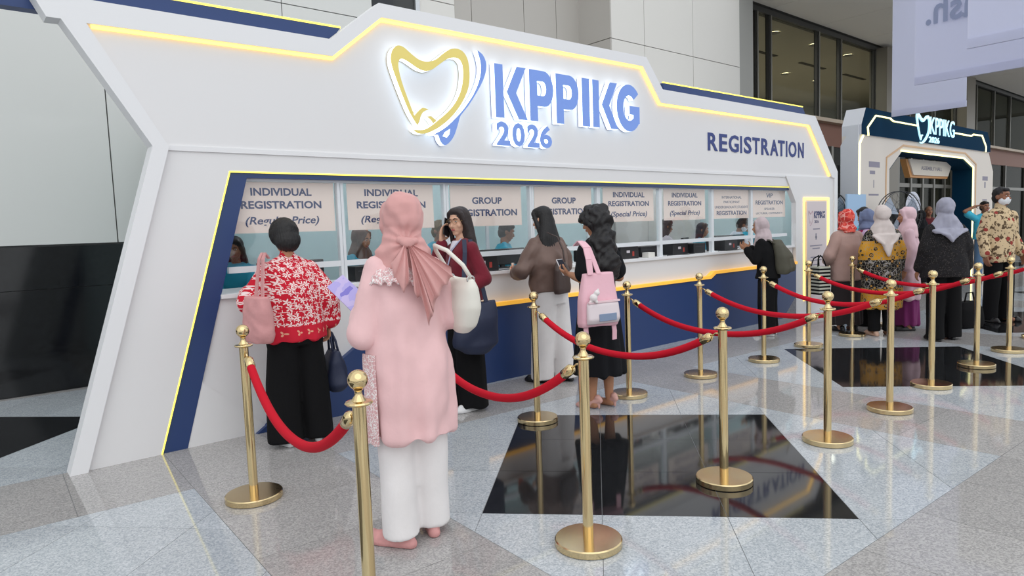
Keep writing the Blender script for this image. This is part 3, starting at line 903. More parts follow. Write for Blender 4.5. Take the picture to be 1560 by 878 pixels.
# lit logo on the arch
m_glow = M('arch_logo_lit', (210, 245, 255), 0.4, emit=0.9, ecol=(170, 232, 255))
ATZ, ABZ = W(1409, 173, -0.06)[1], W(1409, 219, -0.06)[1]
ts = [(x-90, y-70) for x, y in tooth_px]
tu0, _ = W(1280+568/4.88, 200, -0.06); tu1, _ = W(1280+672/4.88, 200, -0.06)
obj('logo_tooth', MB().prism([(tu0+x/600*(tu1-tu0), ATZ-y/655*(ATZ-ABZ)) for x, y in smooth_poly(ts, 2)], -0.06, -0.035), m_glow, arch)
lettering('KPPIKG', arch, m_glow, W(1280+676/4.88, 200, -0.06)[0], W(1280+856/4.88, 200, -0.06)[0], W(1436, 207, -0.06)[1], W(1436, 181, -0.06)[1], -0.035, 0.0, 0, 0.015, 'logo_letters')
lettering('2026', arch, m_glow, W(1280+668/4.88, 200, -0.06)[0], W(1280+745/4.88, 200, -0.06)[0], W(1425, 218, -0.06)[1], W(1425, 209, -0.06)[1], -0.035, 0.01, 0, 0.015, 'logo_digits')
# print on the legs
for u, zz, w_, h_ in ((12.30, 2.34, 0.46, 0.10), (12.22, 2.22, 0.22, 0.06), (12.28, 1.98, 0.03, 0.14), (12.28, 1.84, 0.42, 0.03), (12.25, 1.50, 0.34, 0.035), (12.12, 1.16, 0.12, 0.14), (12.45, 1.14, 0.26, 0.07), (12.1, 1.06, 0.2, 0.03), (12.08, 0.78, 0.3, 0.05), (12.45, 0.82, 0.22, 0.04)):
    obj('print_line', MB().box((u-w_/2, -0.002, zz), (u+w_/2, 0.0, zz+h_)), m_soft, arch)
for zz, w_, h_ in ((2.22, 0.4, 0.10), (2.05, 0.1, 0.14), (1.75, 0.34, 0.03), (1.45, 0.3, 0.03), (1.1, 0.42, 0.06), (0.8, 0.1, 0.08)):
    obj('print_line', MB().box((18.55-w_/2, -0.002, zz), (18.55+w_/2, 0.0, zz+h_)), m_soft, arch)
# board hanging in the opening
bc = [W(x, y, 0.35) for x, y in ((1385, 242), (1451, 248), (1444.5, 269), (1392, 266.6))]
cu, cz = (bc[0][0]+bc[1][0])/2, bc[2][1]
hb = thing('hanging_sign', 'cream trapezoid assembly hall sign hanging inside the arch opening', 'sign', BW(cu, 0.35, cz), BANG)
loc = [(a-cu, b-cz) for a, b in bc]
obj('board', MB().prism(loc, 0.0, 0.03), m_cream, hb)
big = [(a*1.06-0.03, b*1.0+(0.0 if i < 2 else -0.05)) for i, (a, b) in enumerate(loc)]
obj('backing', MB().prism(big, 0.03, 0.14), M('sign_orange', (196, 140, 84), 0.5), hb)
lettering('ASSEMBLY HALL', hb, m_soft, -0.62, 0.62, loc[0][1]*0.34, loc[0][1]*0.60, -0.001, 0.01)
for x in (-0.7, 0.7):
    obj('hanger', MB().tube([(x, 0.15, loc[0][1]-0.02), (x, 0.15, 2.66-cz)], 0.012, 6), m_alu, hb)

# ================================================================== BANNERS
def cloth_mat(name, col, tr):
    m = bpy.data.materials.new(name)
    m.use_nodes = True
    nt = m.node_tree
    nt.nodes.remove(nt.nodes['Principled BSDF'])
    d = nt.nodes.new('ShaderNodeBsdfDiffuse'); d.inputs[0].default_value = srgb(*col)
    t = nt.nodes.new('ShaderNodeBsdfTranslucent'); t.inputs[0].default_value = srgb(*col)
    x = nt.nodes.new('ShaderNodeMixShader'); x.inputs[0].default_value = tr
    nt.links.new(d.outputs[0], x.inputs[1]); nt.links.new(t.outputs[0], x.inputs[2])
    nt.links.new(x.outputs[0], nt.nodes['Material Output'].inputs[0])
    MATS[name] = m
    return m
m_ban = cloth_mat('banner_lavender', (226, 228, 243), 0.5)
m_bpr = cloth_mat('banner_print_grey', (186, 194, 216), 0.5)
def banner(label, u, n0, n1, zb, zt, inset):
    o = thing('hanging_banner', label, 'banner', BW(u, n0, zb), BANG, 'banners hanging over the foyer')
    L = n1-n0; H = zt-zb
    mb = MB()
    for k in range(24):           # gently waving sheet
        a, b = L*k/24, L*(k+1)/24
        f = lambda t: 0.012*math.sin(t*5+u)
        mb.add([(f(a), a, 0), (f(b), b, 0), (f(b), b, H), (f(a), a, H), (f(a)+0.006, a, 0), (f(b)+0.006, b, 0), (f(b)+0.006, b, H), (f(a)+0.006, a, H)],
               [(0, 3, 2, 1), (4, 5, 6, 7), (0, 1, 5, 4), (3, 7, 6, 2)])
    obj('sheet', mb, m_ban, o, smooth=False)
    obj('hem', MB().box((-0.016, 0, 0), (0.022, L, 0.10)), m_ban, o)
    obj('top_pole', MB().tube([(0.003, -0.05, H), (0.003, L+0.05, H)], 0.018, 8), m_alu, o)
    for y in (0.1, L-0.1):
        obj('suspension_wire', MB().tube([(0.003, y, H), (0.003, y, 9.0-zb)], 0.004, 6), m_alu, o)
    return o
banner('lowest lavender banner hanging in front of the entrance arch', 12.45, -1.356, -0.225, 3.2, 5.9, 0)
b2 = banner('wide lavender banner with mirrored grey lettering, hanging nearest the soffit', 9.66, -3.05, -1.56, 3.2, 7.2, 0)
me = text_mesh('ash.', 0.02, 0, 0.002)
k = len(me.vertices); co = np.empty(k*3); me.vertices.foreach_get('co', co); co = co.reshape(-1, 3)
lo, hi = co.min(0), co.max(0); q = (co-lo)/(hi-lo)
(ya, za), (yb, zb) = (1.36, 0.74), (0.78, 1.10)
me.vertices.foreach_set('co', np.stack([-0.0135-0.002*q[:, 2]+0*q[:, 0], yb+(1-q[:, 0])*0+q[:, 0]*(ya-yb)*1.0, za+q[:, 1]*(zb-za)], 1).ravel())
me.update(); me.materials.clear()
obj('lettering', me, m_bpr, b2)
banner('short lavender banner nearest the camera at the top right corner', 7.98, -4.10, -2.65, 3.2, 7.2, 0)
# ================================================================== STANCHIONS AND ROPES
m_brass = M('polished_brass', (222, 198, 150), 0.12, 1.0)
m_brassd = M('brushed_brass', (218, 196, 152), 0.2, 1.0)
m_rope = M('red_velvet', (198, 20, 42), 0.8, bump=(260, 0.12), spec=0.2)
ball = [(0.001, -0.0362)]+[(0.0362*math.sin(math.radians(a)), -0.0362*math.cos(math.radians(a))) for a in range(15, 166, 12)]+[(0.001, 0.0362)]
def stanchion_proto():
    t = thing('stanchion', '', 'stanchion', (0, 0, 0), 0, 'brass rope posts')
    sharp(obj('base', MB().lathe([(0.150, 0.0), (0.156, 0.004), (0.156, 0.031), (0.151, 0.036), (0.03, 0.039)], 40), m_brassd, t))
    sharp(obj('pole', MB().lathe([(0.0245, 0.036), (0.0245, 0.874)], 24), m_brass, t))
    sharp(obj('collar', MB().lathe([(0.027, 0.868), (0.046, 0.874), (0.050, 0.880), (0.046, 0.885), (0.030, 0.888)], 28), m_brass, t))
    o = obj('finial', MB().lathe([(0.030, 0.886), (0.022, 0.895), (0.014, 0.908), (0.013, 0.920), (0.018, 0.927)], 24), m_brass, t)
    sharp(o, 60)
    sharp(obj('ball', MB().lathe([(r, 0.9614+z) for r, z in ball], 24), m_brass, o), 80)
    return t
def dup(root, loc, rz=0.0):
    r = root.copy(); COL.objects.link(r); r.location = loc; r.rotation_euler = (0, 0, rz)
    for ch in list(root.children):
        c = ch.copy(); COL.objects.link(c); c.parent = r
        for g in list(ch.children):
            d = g.copy(); COL.objects.link(d); d.parent = c
    return r
PO = dict(P1=(-1.51, 3.74), P2=(-0.553, 2.337), H=(-0.66, 4.43), P3=(0.16, 5.09), P4=(0.31, 3.02), P5=(0.98, 5.75), P7=(1.78, 6.40), P6=(1.16, 3.72), P8=(2.61, 6.99),
          P9=(2.04, 4.35), P10=(3.40, 7.72), P11=(4.21, 8.33), P12=(2.82, 5.01), P13=(3.55, 5.68), P14=(4.41, 6.37), P15=(5.19, 7.01), P17=(5.03, 8.97), P16=(6.02, 7.68))
PL = dict(P1='brass stanchion beside the woman in red, nearest the slanted booth leg', P2='brass stanchion cut off by the bottom edge, nearest the camera', H='brass stanchion hidden behind the woman in pink',
          P3='brass stanchion standing at the back corner of the near black floor square', P4='large brass stanchion in front of the near black floor square', P5='brass stanchion beside the black dress and pink bag',
          P7='brass stanchion in front of the navy counter base, right of the curly haired woman', P6='brass stanchion standing on the near black floor square', P8='brass stanchion beside the woman with the olive backpack',
          P9='brass stanchion between the two black floor squares', P10='brass stanchion by the lit poster column', P11='brass stanchion beside the taupe blouse', P12='brass stanchion in front of the woman in batik',
          P13='brass stanchion at the edge of the far black square beside the grey headscarf woman', P14='brass stanchion standing on the far black floor square', P15='brass stanchion in front of the masked man',
          P17='brass stanchion hidden behind the woman in batik', P16='brass stanchion just beyond the right edge of the picture')
proto = stanchion_proto()
for i, (k, p) in enumerate(PO.items()):
    o = proto if i == 0 else dup(proto, (p[0], p[1], 0), 0.4*i)
    o.location = (p[0], p[1], 0)
    o['label'] = PL[k]
RL = [('P1', 'P2', 'red velvet rope sagging in front of the woman in red', 0.545), ('H', 'P4', 'red velvet rope right of the woman in pink', 0.555), ('P3', 'P6', 'red velvet rope passing in front of the black dress', 0.625),
      ('P5', 'P9', 'red velvet rope crossing in front of the navy counter base', 0.635), ('P7', 'P12', 'red velvet rope from the navy counter base to the batik woman', 0.655),
      ('P8', 'P13', 'red velvet rope starting beside the olive backpack', 0.655), ('P10', 'P14', 'red velvet rope starting at the lit poster column', 0.66),
      ('P11', 'P15', 'red velvet rope starting beside the taupe blouse', 0.66), ('P17', 'P16', 'red velvet rope leaving the picture at the right edge', 0.66)]
for a, b, lab, zm in RL:
    pa, pb = Vector((*PO[a], 0)), Vector((*PO[b], 0))
    d = (pb-pa); L = d.length; t = d.normalized()
    s0, s1 = 0.115, L-0.115
    zt = 0.842
    sag = zt-zm
    def pt(s):
        x = (s-L/2)/(L/2-0.05)
        return pa+t*s+Vector((0, 0, zm+sag*(abs(x)**2.15)))
    r = thing('velvet_rope', lab, 'rope', (pa.x, pa.y, 0), 0, 'red ropes between the brass posts')
    inv = -Vector((pa.x, pa.y, 0))
    path = [pt(s0+(s1-s0)*i/36)+inv for i in range(37)]
    obj('sleeve', MB().tube(path, 0.0225, 12), m_rope, r, smooth=True)
    for q0, q1, s, post in ((path[0], path[1], s0, pa), (path[-1], path[-2], s1, pb)):
        dd = (q0-q1).normalized()
        e = sharp(obj('end_cap', MB().tube([q0-dd*0.03, q0-dd*0.028, q0+dd*0.03, q0+dd*0.042, q0+dd*0.05], [0.0235, 0.0255, 0.0255, 0.018, 0.010], 14), m_brass, r), 50)
        tip = q0+dd*0.05
        end = post+inv+Vector((0, 0, 0.858))
        end += (tip-end).normalized()*0.026
        obj('hook', MB().tube([tip, tip*0.5+end*0.5+Vector((0, 0, 0.006)), end], 0.005, 8), m_brass, e, smooth=True)
# ================================================================== PEOPLE
SKIN = {}
def skin(n, col):
    return M('skin_'+n, col, 0.55, spec=0.35, var=(9, 0.05))
m_skA = skin('light', (214, 168, 142))
m_skB = skin('tan', (178, 128, 98))
m_skC = skin('brown', (146, 100, 76))
m_hair = M('hair_black', (24, 22, 24), 0.5, bump=(90, 0.35), spec=0.4)
m_hairb = M('hair_dark_brown', (44, 34, 34), 0.5, bump=(90, 0.35), spec=0.4)
m_eye = M('eye_white', (232, 228, 224), 0.3)
m_iris = M('eye_dark', (30, 22, 20), 0.2)
m_lip = M('lips', (176, 92, 88), 0.5)
def cloth(name, col, rough=0.9, bump=(60, 0.15), var=(6, 0.05), sheen=0.15):
    return M(name, col, rough, spec=0.2, bump=bump, var=var, sheen=sheen)

def rotm(yaw=0, pitch=0, roll=0):
    return Matrix.Rotation(yaw, 3, 'Z') @ Matrix.Rotation(-pitch, 3, 'X') @ Matrix.Rotation(roll, 3, 'Y')

class Person:
    """local frame: x to the person's right, y forward, z up; built for 1.65 m and scaled"""
    def __init__(s, label, loc, heading, height, lean=0.0, yaw=0.0, pitch=0.0, group=None, voxel=0.0075, sit=0.0, foot=(0.10, 0.10), male=False, stride=(0.0, 0.0)):
        s.k = height/1.65
        s.root = thing('person', label, 'person', (loc[0], loc[1], loc[2] if len(loc) > 2 else 0), math.radians(heading), group, s.k)
        s.vox = voxel/s.k
        s.lean = lean
        s.sw = 0.185 if male else 0.165
        s.hc = Vector((0, 0.02+lean*1.25, 1.54-0.35*lean))          # head centre
        s.hr = rotm(math.radians(yaw), math.radians(pitch))
        s.neck = Vector((0, lean*0.95, 1.405-0.25*lean))
        s.sh = [Vector((sx*s.sw, -0.005+lean*0.85, 1.35-0.2*lean)) for sx in (-1, 1)]   # left (-x), right (+x)
        s.fx = foot
        s.st = stride
        s.male = male
        s.arms = {}
    def ax(s, z):
        """spine offset at height z"""
        t = max(0.0, (z-0.9)/0.5)
        return s.lean*0.85*min(t, 1.2)
    def arm(s, side, elbow, wrist, hdir=None, palm=None, curl=0.5, hand=True):
        i = 0 if side == 'L' else 1
        e, w_ = Vector(elbow), Vector(wrist)
        d = Vector(hdir).normalized() if hdir else (w_-e).normalized()
        s.arms[side] = (s.sh[i], e, w_, d, Vector(palm) if palm else Vector((1 if i == 0 else -1, 0, 0)), curl, hand)
        return s
    def hang(s, side, out=0.06, fwd=0.03):
        i = -1 if side == 'L' else 1
        sh = s.sh[0 if i < 0 else 1]
        return s.arm(side, (sh.x+i*0.05, sh.y-0.02, sh.z-0.28), (sh.x+i*out, sh.y+fwd+0.03, sh.z-0.51), None, (-i, 0, 0), 0.5)
    def hand(s, mb, side):
        sh, e, w_, d, m_, curl, hh = s.arms[side]
        m_ = (m_-d*m_.dot(d)).normalized()
        t = d.cross(m_).normalized()
        if side == 'L':
            t = -t
        # palm
        for q in (-0.026, -0.009, 0.009, 0.026):
            mb.cone(w_+d*0.012+t*q*0.7, 0.0145, w_+d*0.085+t*q, 0.0125, 8)
        for q, l in zip((0.029, 0.010, -0.010, -0.028), (0.064, 0.074, 0.070, 0.056)):
            p = w_+d*0.088+t*q
            dd = d.copy(); ln = l/3*1.25
            for sgm in range(3):
                ang = curl*(0.55+0.35*sgm)
                dd = (dd*math.cos(ang)+m_*math.sin(ang)).normalized()
                mperp = (m_-dd*m_.dot(dd))
                p2 = p+dd*ln*(1-0.12*sgm)
                mb.cone(p, 0.0088-0.0008*sgm, p2, 0.0083-0.0009*sgm, 8)
                if mperp.length > 1e-3:
                    m2 = mperp.normalized()
                p = p2
        p = w_+d*0.022+t*0.032+m_*0.004
        p2 = p+(d*0.55+t*0.62+m_*0.35).normalized()*0.042
        p3 = p2+(d*0.85+t*0.05+m_*(0.3+0.3*curl)).normalized()*0.034
        mb.cone(p, 0.0135, p2, 0.0105, 8); mb.cone(p2, 0.0105, p3, 0.0085, 8)
    def body(s, mat, face=True, legs=True, glasses=False, mask=False, feet=True):
        def build(mb):
            H = lambda x, y, z: s.hc+s.hr @ Vector((x, y, z))
            R = s.hr
            mb.ell(H(0, -0.012, 0.022), (0.073, 0.092, 0.088), R)
            mb.ell(H(0, 0.020, -0.040), (0.058, 0.066, 0.072), R)
            mb.ell(H(0, 0.050, -0.092), (0.030, 0.026, 0.022), R)
            if face:
                mb.cone(H(0, 0.078, 0.004), 0.008, H(0, 0.100, -0.034), 0.0115, 8)
                mb.ell(H(0, 0.085, -0.038), (0.018, 0.012, 0.009), R)
                mb.ell(H(0, 0.070, 0.026), (0.048, 0.018, 0.010), R)
                mb.ell(H(0, 0.074, -0.064), (0.024, 0.012, 0.013), R)
                for sx in (-1, 1):
                    mb.ell(H(sx*0.040, 0.056, -0.030), (0.020, 0.020, 0.022), R)
                    mb.ell(H(sx*0.073, -0.010, -0.012), (0.009, 0.018, 0.028), R)
            nb = s.neck
            mb.cone(H(0, -0.018, -0.065), 0.046, nb, 0.052)
            mb.cone(nb+Vector((0, 0, 0.01)), 0.048, nb-Vector((0, 0, 0.10)), 0.062)
            # trunk
            rings = []
            for z, rx, ry in ((0.82, 0.14, 0.10), (0.92, 0.145, 0.10), (1.04, 0.115, 0.085), (1.20, 0.135, 0.095), (1.30, 0.12, 0.075), (1.345, 0.06, 0.05)):
                rings.append((0, s.ax(z), z, rx, ry))
            mb.loft(rings, 20)
            for sd in ('L', 'R'):
                if sd in s.arms:
                    sh, e, w_, d, m_, curl, hh = s.arms[sd]
                    sg = 1 if sh.x > 0 else -1
                    sh = sh+Vector((-sg*0.035, 0, -0.045))
                    mb.cone(s.neck-Vector((0, 0, 0.10)), 0.045, sh, 0.036)
                    mb.cone(sh, 0.038, e, 0.034); mb.cone(e, 0.037, w_-(w_-e)*0.35, 0.034); mb.cone(w_-(w_-e)*0.35, 0.034, w_, 0.024)
                    if hh:
                        s.hand(mb, sd)
            if legs:
                for i, sx in enumerate((-1, 1)):
                    hx = sx*0.085
                    f = Vector((sx*s.fx[i], s.st[i], 0.075))
                    kn = Vector((hx*0.5+f.x*0.5, 0.015+f.y*0.45, 0.46))
                    mb.cone((hx, 0, 0.84), 0.082, kn, 0.052)
                    mb.cone(kn, 0.052, kn*0.6+f*0.4+Vector((0, -0.012, 0)), 0.050)
                    mb.cone(kn*0.6+f*0.4+Vector((0, -0.012, 0)), 0.050, f, 0.034)
                    if feet:
                        mb.cone(f+Vector((0, -0.03, -0.04)), 0.032, f+Vector((0, 0.10, -0.05)), 0.028)
        b = blob('body', s.root, mat, build, s.vox, 2)
        s.b = b
        if face:
            H = lambda x, y, z: s.hc+s.hr @ Vector((x, y, z))
            for sx in (-1, 1):
                e = obj('eye', MB().ell(H(sx*0.031, 0.0745, 0.004), (0.0118, 0.0065, 0.0052), s.hr, 12), m_eye, b, smooth=True)
                obj('iris', MB().ell(H(sx*0.031, 0.0792, 0.004), (0.0054, 0.0030, 0.0050), s.hr, 10), m_iris, b, smooth=True)
                obj('eyebrow', MB().tube([H(sx*0.014, 0.086, 0.022), H(sx*0.030, 0.084, 0.029), H(sx*0.046, 0.074, 0.023)], [0.003, 0.0042, 0.002], 6), m_hair, b, smooth=True)
            if not mask:
                obj('lips', MB().ell(H(0, 0.0845, -0.062), (0.021, 0.006, 0.0085), s.hr, 12), m_lip, b, smooth=True)
            if glasses:
                mb = MB()
                for sx in (-1, 1):
                    mb.tube([H(sx*0.032+0.021*math.cos(a), 0.094, 0.002+0.019*math.sin(a)) for a in [2*PI*k/16 for k in range(17)]], 0.0014, 6)
                    mb.tube([H(sx*0.053, 0.093, 0.006), H(sx*0.074, 0.05, 0.008), H(sx*0.079, -0.01, 0.002)], 0.0014, 6)
                mb.tube([H(-0.011, 0.095, 0.004), H(0, 0.098, 0.007), H(0.011, 0.095, 0.004)], 0.0014, 6)
                obj('glasses', mb, M('wire_gold', (150, 120, 80), 0.3, 0.9), s.root)
            if mask:
                def mk(mb):
                    mb.ell(H(0, 0.030, -0.055), (0.066, 0.064, 0.058), s.hr)
                    mb.ell(H(0, 0.080, -0.044), (0.034, 0.020, 0.036), s.hr)
                blob('face_mask', s.root, cloth('mask_white', (228, 230, 234)), mk, 0.006, 3)
        return s
    def top(s, name, mat, rings, sleeve=None, voxel=None, disp=None, sm=4, collar=0.0, label=None, shoulder=0.062):
        """rings (z, rx, ry[, cy]); sleeve = radii at shoulder, elbow, wrist and how far down the forearm it runs"""
        def build(mb):
            rr = []
            for r in rings:
                cy = r[3] if len(r) > 3 else 0.0
                rr.append((0, cy+s.ax(r[0]), r[0], r[1], r[2]))
            mb.loft(rr, 32)
            for sd, (sh, e, w_, d, m_, curl, hh) in s.arms.items():
                if sleeve:
                    r0, r1, r2, fr = sleeve
                    sg = 1 if sh.x > 0 else -1
                    mb.cone(Vector((sh.x*0.35, sh.y, sh.z+0.062-shoulder)), shoulder, sh+Vector((-sg*0.035, 0, 0.018-r0*0.75)), r0*0.75)
                    sh = sh+Vector((-sg*0.018, 0, 0.022-r0))
                    if fr <= 0:
                        mb.cone(sh, r0, sh+(e-sh)*(1+fr), r1)
                    else:
                        mb.cone(sh, r0, e, r1)
                        mb.cone(e, r1, e+(w_-e)*fr, r2)
            if collar:
                mb.cone(s.neck-Vector((0, 0.0, 0.02)), 0.066, s.neck+Vector((0, -0.005, collar)), 0.058)
        d2 = (lambda co: 1.5*disp(co)+waves(77, 0.0016, 70, (1, 1, 0.5))(co)) if disp else None
        return blob(name, s.root, mat, build, (voxel or 0.010)/s.k, sm, d2, label)
    def pants(s, name, mat, hem=0.03, rt=0.115, rk=0.10, rb=0.105, top=0.98, disp=None, hip=(0.165, 0.125)):
        def build(mb):
            mb.loft([(0, 0, 0.74, hip[0], hip[1]), (0, 0, 0.84, hip[0]+0.005, hip[1]+0.004), (0, s.ax(0.95), top, hip[0]*0.85, hip[1]*0.88)], 28)
            for i, sx in enumerate((-1, 1)):
                f = Vector((sx*s.fx[i], s.st[i], 0))
                hx = sx*0.082
                mb.loft([(f.x, f.y-0.005, hem, rb, rb*1.05), (f.x*0.85+hx*0.15, f.y*0.8, 0.20, rb*0.96, rb*1.0), (f.x*0.5+hx*0.5, f.y*0.45+0.008, 0.46, rk, rk*1.02), (hx, 0.0, 0.78, rt*0.82, rt)], 22)
        return blob(name, s.root, mat, build, 0.011/s.k, 3, disp)
    def skirt(s, name, mat, rings, disp=None):
        def build(mb):
            mb.loft([(0, (r[3] if len(r) > 3 else 0), r[0], r[1], r[2]) for r in rings], 36)
        return blob(name, s.root, mat, build, 0.011/s.k, 3, disp)
    def shoes(s, mat, name='shoe', h=0.045, ln=0.24, heel=0.0, wd=0.042, toe=(12, 12)):
        for i, sx in enumerate((-1, 1)):
            f = Vector((sx*s.fx[i], s.st[i], 0))
            def build(mb):
                b = f.y-0.075
                z0 = heel
                mb.cone((f.x, b+0.02, h*0.5+z0+0.002), wd*0.78*0.6, (f.x, b+0.02, h+z0*1.0+0.01), wd*0.8)
                rr = [(b, wd*0.70, z0), (b+ln*0.3, wd*0.8, z0*0.7), (b+ln*0.62, wd, 0.0), (b+ln*0.85, wd*0.92, 0.0), (b+ln, wd*0.5, 0.0)]
                pr = None
                for (y, r, z) in rr:
                    if pr:
                        for q in (0.0, 1.0):
                            mb.cone((f.x, pr[0], pr[2]+0.018+q*h*0.5), pr[1]*(0.95-0.25*q), (f.x, y, z+0.018+q*h*0.35*(1 if y < b+ln*0.7 else 0.5)), r*(0.95-0.25*q))
                    pr = (y, r, z)
                if heel:
                    mb.cone((f.x, b+0.015, heel+0.01), 0.017, (f.x, b+0.01, 0.012), 0.009)
            def flat(co):
                return np.zeros(len(co))
            o = blob(name, s.root, mat, build, 0.006/s.k, 2)
            me = o.data; k = len(me.vertices); co = np.empty(k*3); me.vertices.foreach_get('co', co); co = co.reshape(-1, 3)
            co[:, 2] = np.maximum(co[:, 2], 0.002)
            a = math.radians(toe[i])*(1 if i == 0 else -1)
            dx, dy = co[:, 0]-f.x, co[:, 1]-(f.y-0.03)
            co[:, 0] = f.x+dx*math.cos(a)-dy*math.sin(a); co[:, 1] = f.y-0.03+dx*math.sin(a)+dy*math.cos(a)
            me.vertices.foreach_set('co', co.ravel()); me.update()
        return s
    def hair_short(s, mat, vol=1.0, back=0.0, fringe=True):
        H = lambda x, y, z: s.hc+s.hr @ Vector((x, y, z))
        def build(mb):
            mb.ell(H(0, -0.020, 0.034), (0.082*vol, 0.094*vol, 0.088*vol), s.hr)
            mb.ell(H(0, -0.045, -0.02-back), (0.074*vol, 0.066*vol, 0.075*vol), s.hr)
            if fringe:
                mb.ell(H(0, 0.045, 0.075), (0.055, 0.035, 0.028), s.hr)
        return blob('hair', s.root, mat, build, 0.008/s.k, 3, both(waves(3, 0.002, 90, (1, 1, 0.4)), lambda co: 0.0028*np.sin(np.arctan2(co[:, 1]-s.hc.y+0.02, co[:, 0])*34+5*np.sin(co[:, 2]*16))*np.clip((s.hc.z+0.11-co[:, 2])/0.05, 0, 1)))
    def hair_long(s, mat, length=0.34, width=0.10, curl=0.0, voxel=0.008, front=True, yb=-0.06, seed=5, bulk=1.0):
        H = lambda x, y, z: s.hc+s.hr @ Vector((x, y, z))
        def build(mb):
            cx_ = 0.022 if curl else 0.0
            mb.ell(H(0, -0.020, 0.034), (0.083+cx_, 0.095+cx_, 0.088+cx_*0.6), s.hr)
            mb.ell(H(0, -0.055, -0.04), (0.085+cx_, 0.06+cx_, 0.10), s.hr)
            mb.ell(H(0, 0.022, 0.082), (0.066, 0.058, 0.034), s.hr)
            z0 = s.hc.z
            y = s.hc.y
            mb.loft([(0, y+yb*1.45, z0-length, width*0.80, 0.035*bulk), (0, y+yb*1.4, z0-length*0.75, width*1.05, 0.058*bulk), (0, y+yb*1.1, z0-length*0.45, width*1.0, 0.06*bulk), (0, y+yb*0.9, z0-0.05, 0.085, 0.065), (0, y-0.03, z0+0.05, 0.07, 0.07)], 26)
            if front:
                for sx in (-1, 1):
                    mb.cone(H(sx*0.060, 0.045, 0.065), 0.020, H(sx*0.082, 0.015, -0.04), 0.020)
                    mb.cone(H(sx*0.082, 0.015, -0.04), 0.020, H(sx*0.088, -0.005, -0.17), 0.020)
                    mb.cone(H(0.0, 0.040, 0.095), 0.02, H(sx*0.060, 0.045, 0.065), 0.020)
        dsp = both(waves(seed, 0.012*curl, 48), waves(seed+1, 0.008*curl, 95)) if curl else (lambda co: 0.0017*np.sin(np.arctan2(co[:, 1]-s.hc.y, co[:, 0])*44+4*np.sin(co[:, 2]*7))*(co[:, 2] < s.hc.z+0.05))
        return blob('hair', s.root, mat, build, voxel/s.k, 2 if curl else 3, dsp)
    def hijab(s, mat, drape=0.26, tail=0.0, face_open=True, flare=0.20, seed=1, name='headscarf', voxel=0.0078, amp=0.0052, extra=None, bun=True, taily=0.135, pleat=None):
        """scarf round the head, gathered at the neck and spread over the shoulders; tail = point hanging down the back"""
        H = lambda x, y, z: s.hc+s.hr @ Vector((x, y, z))
        def build(mb):
            mb.ell(H(0, -0.030, 0.020), (0.096, 0.101, 0.108), s.hr)
            mb.ell(H(0, -0.062, -0.005) if bun else H(0, -0.03, 0), (0.075, 0.072, 0.082), s.hr)
            if not face_open:
                mb.ell(H(0, 0.02, -0.02), (0.085, 0.085, 0.10), s.hr)
            else:
                for sx in (-1, 1):
                    mb.cone(H(sx*0.055, 0.035, 0.065), 0.020, H(sx*0.074, 0.03, -0.03), 0.022)
                    mb.cone(H(sx*0.074, 0.03, -0.03), 0.022, H(sx*0.030, 0.045, -0.115), 0.026)
                mb.cone(H(-0.05, 0.040, 0.075), 0.018, H(0.05, 0.040, 0.075), 0.018)
                mb.ell(H(0, 0.02, -0.125), (0.062, 0.055, 0.045), s.hr)
            n = s.neck
            mb.loft([(0, n.y-0.005, n.z-drape*0.55, flare, 0.125), (0, n.y-0.008, n.z-drape*0.30, flare*0.92, 0.118), (0, n.y-0.01, n.z-0.01, 0.135, 0.108), (0, n.y-0.01, n.z+0.045, 0.094, 0.092), (0, n.y, n.z+0.10, 0.072, 0.08)], 32)
            if tail:
                z1 = n.z-0.03
                for sx in (-1, 0, 1):
                    pass
                y0 = n.y-taily
                for q in np.linspace(-1, 1, 15):
                    mb.cone((q*flare*0.85, y0+0.035*abs(q), z1-drape*0.30), 0.024, (q*0.05, y0-0.045, z1-drape*0.3-(tail-drape*0.3)*(1-0.55*abs(q))), 0.017)
            if extra:
                extra(mb)
        return blob(name, s.root, mat, build, voxel/s.k, 3, both(waves(seed, amp, 40, (1, 1, 0.35)), waves(seed+100, amp*0.45, 85, (1, 1, 0.3)), pleat or (lambda co: 0*co[:, 0]), folds(amp*0.9, 9, s.neck.z-0.25, s.neck.z+0.12, 0, s.neck.y, seed)))
    def local(s, q):
        a = s.root.rotation_euler.z
        d = Vector(q)-s.root.location
        return Vector((d.x*math.cos(a)+d.y*math.sin(a), -d.x*math.sin(a)+d.y*math.cos(a), d.z))/s.k
    def world(s, p):
        a = s.root.rotation_euler.z
        p = Vector(p)*s.k
        return Vector((s.root.location.x+p.x*math.cos(a)-p.y*math.sin(a), s.root.location.y+p.x*math.sin(a)+p.y*math.cos(a), s.root.location.z+p.z))
def strap(parent, pts, w_, mat, th=0.004, name='strap'):
    """flat ribbon through points, each (p, side vector)"""
    mb = MB()
    vs = []
    for p, sd, in pts:
        p = Vector(p); sd = Vector(sd).normalized()*w_/2
        vs.append((p-sd, p+sd))
    for i in range(len(vs)-1):
        (a, b), (c, d) = vs[i], vs[i+1]
        nrm = (b-a).cross(c-a).normalized()*th
        mb.add([a, b, d, c, a+nrm, b+nrm, d+nrm, c+nrm], [(0, 1, 2, 3), (7, 6, 5, 4), (0, 4, 5, 1), (1, 5, 6, 2), (2, 6, 7, 3), (3, 7, 4, 0)])
    return obj(name, mb, mat, parent)

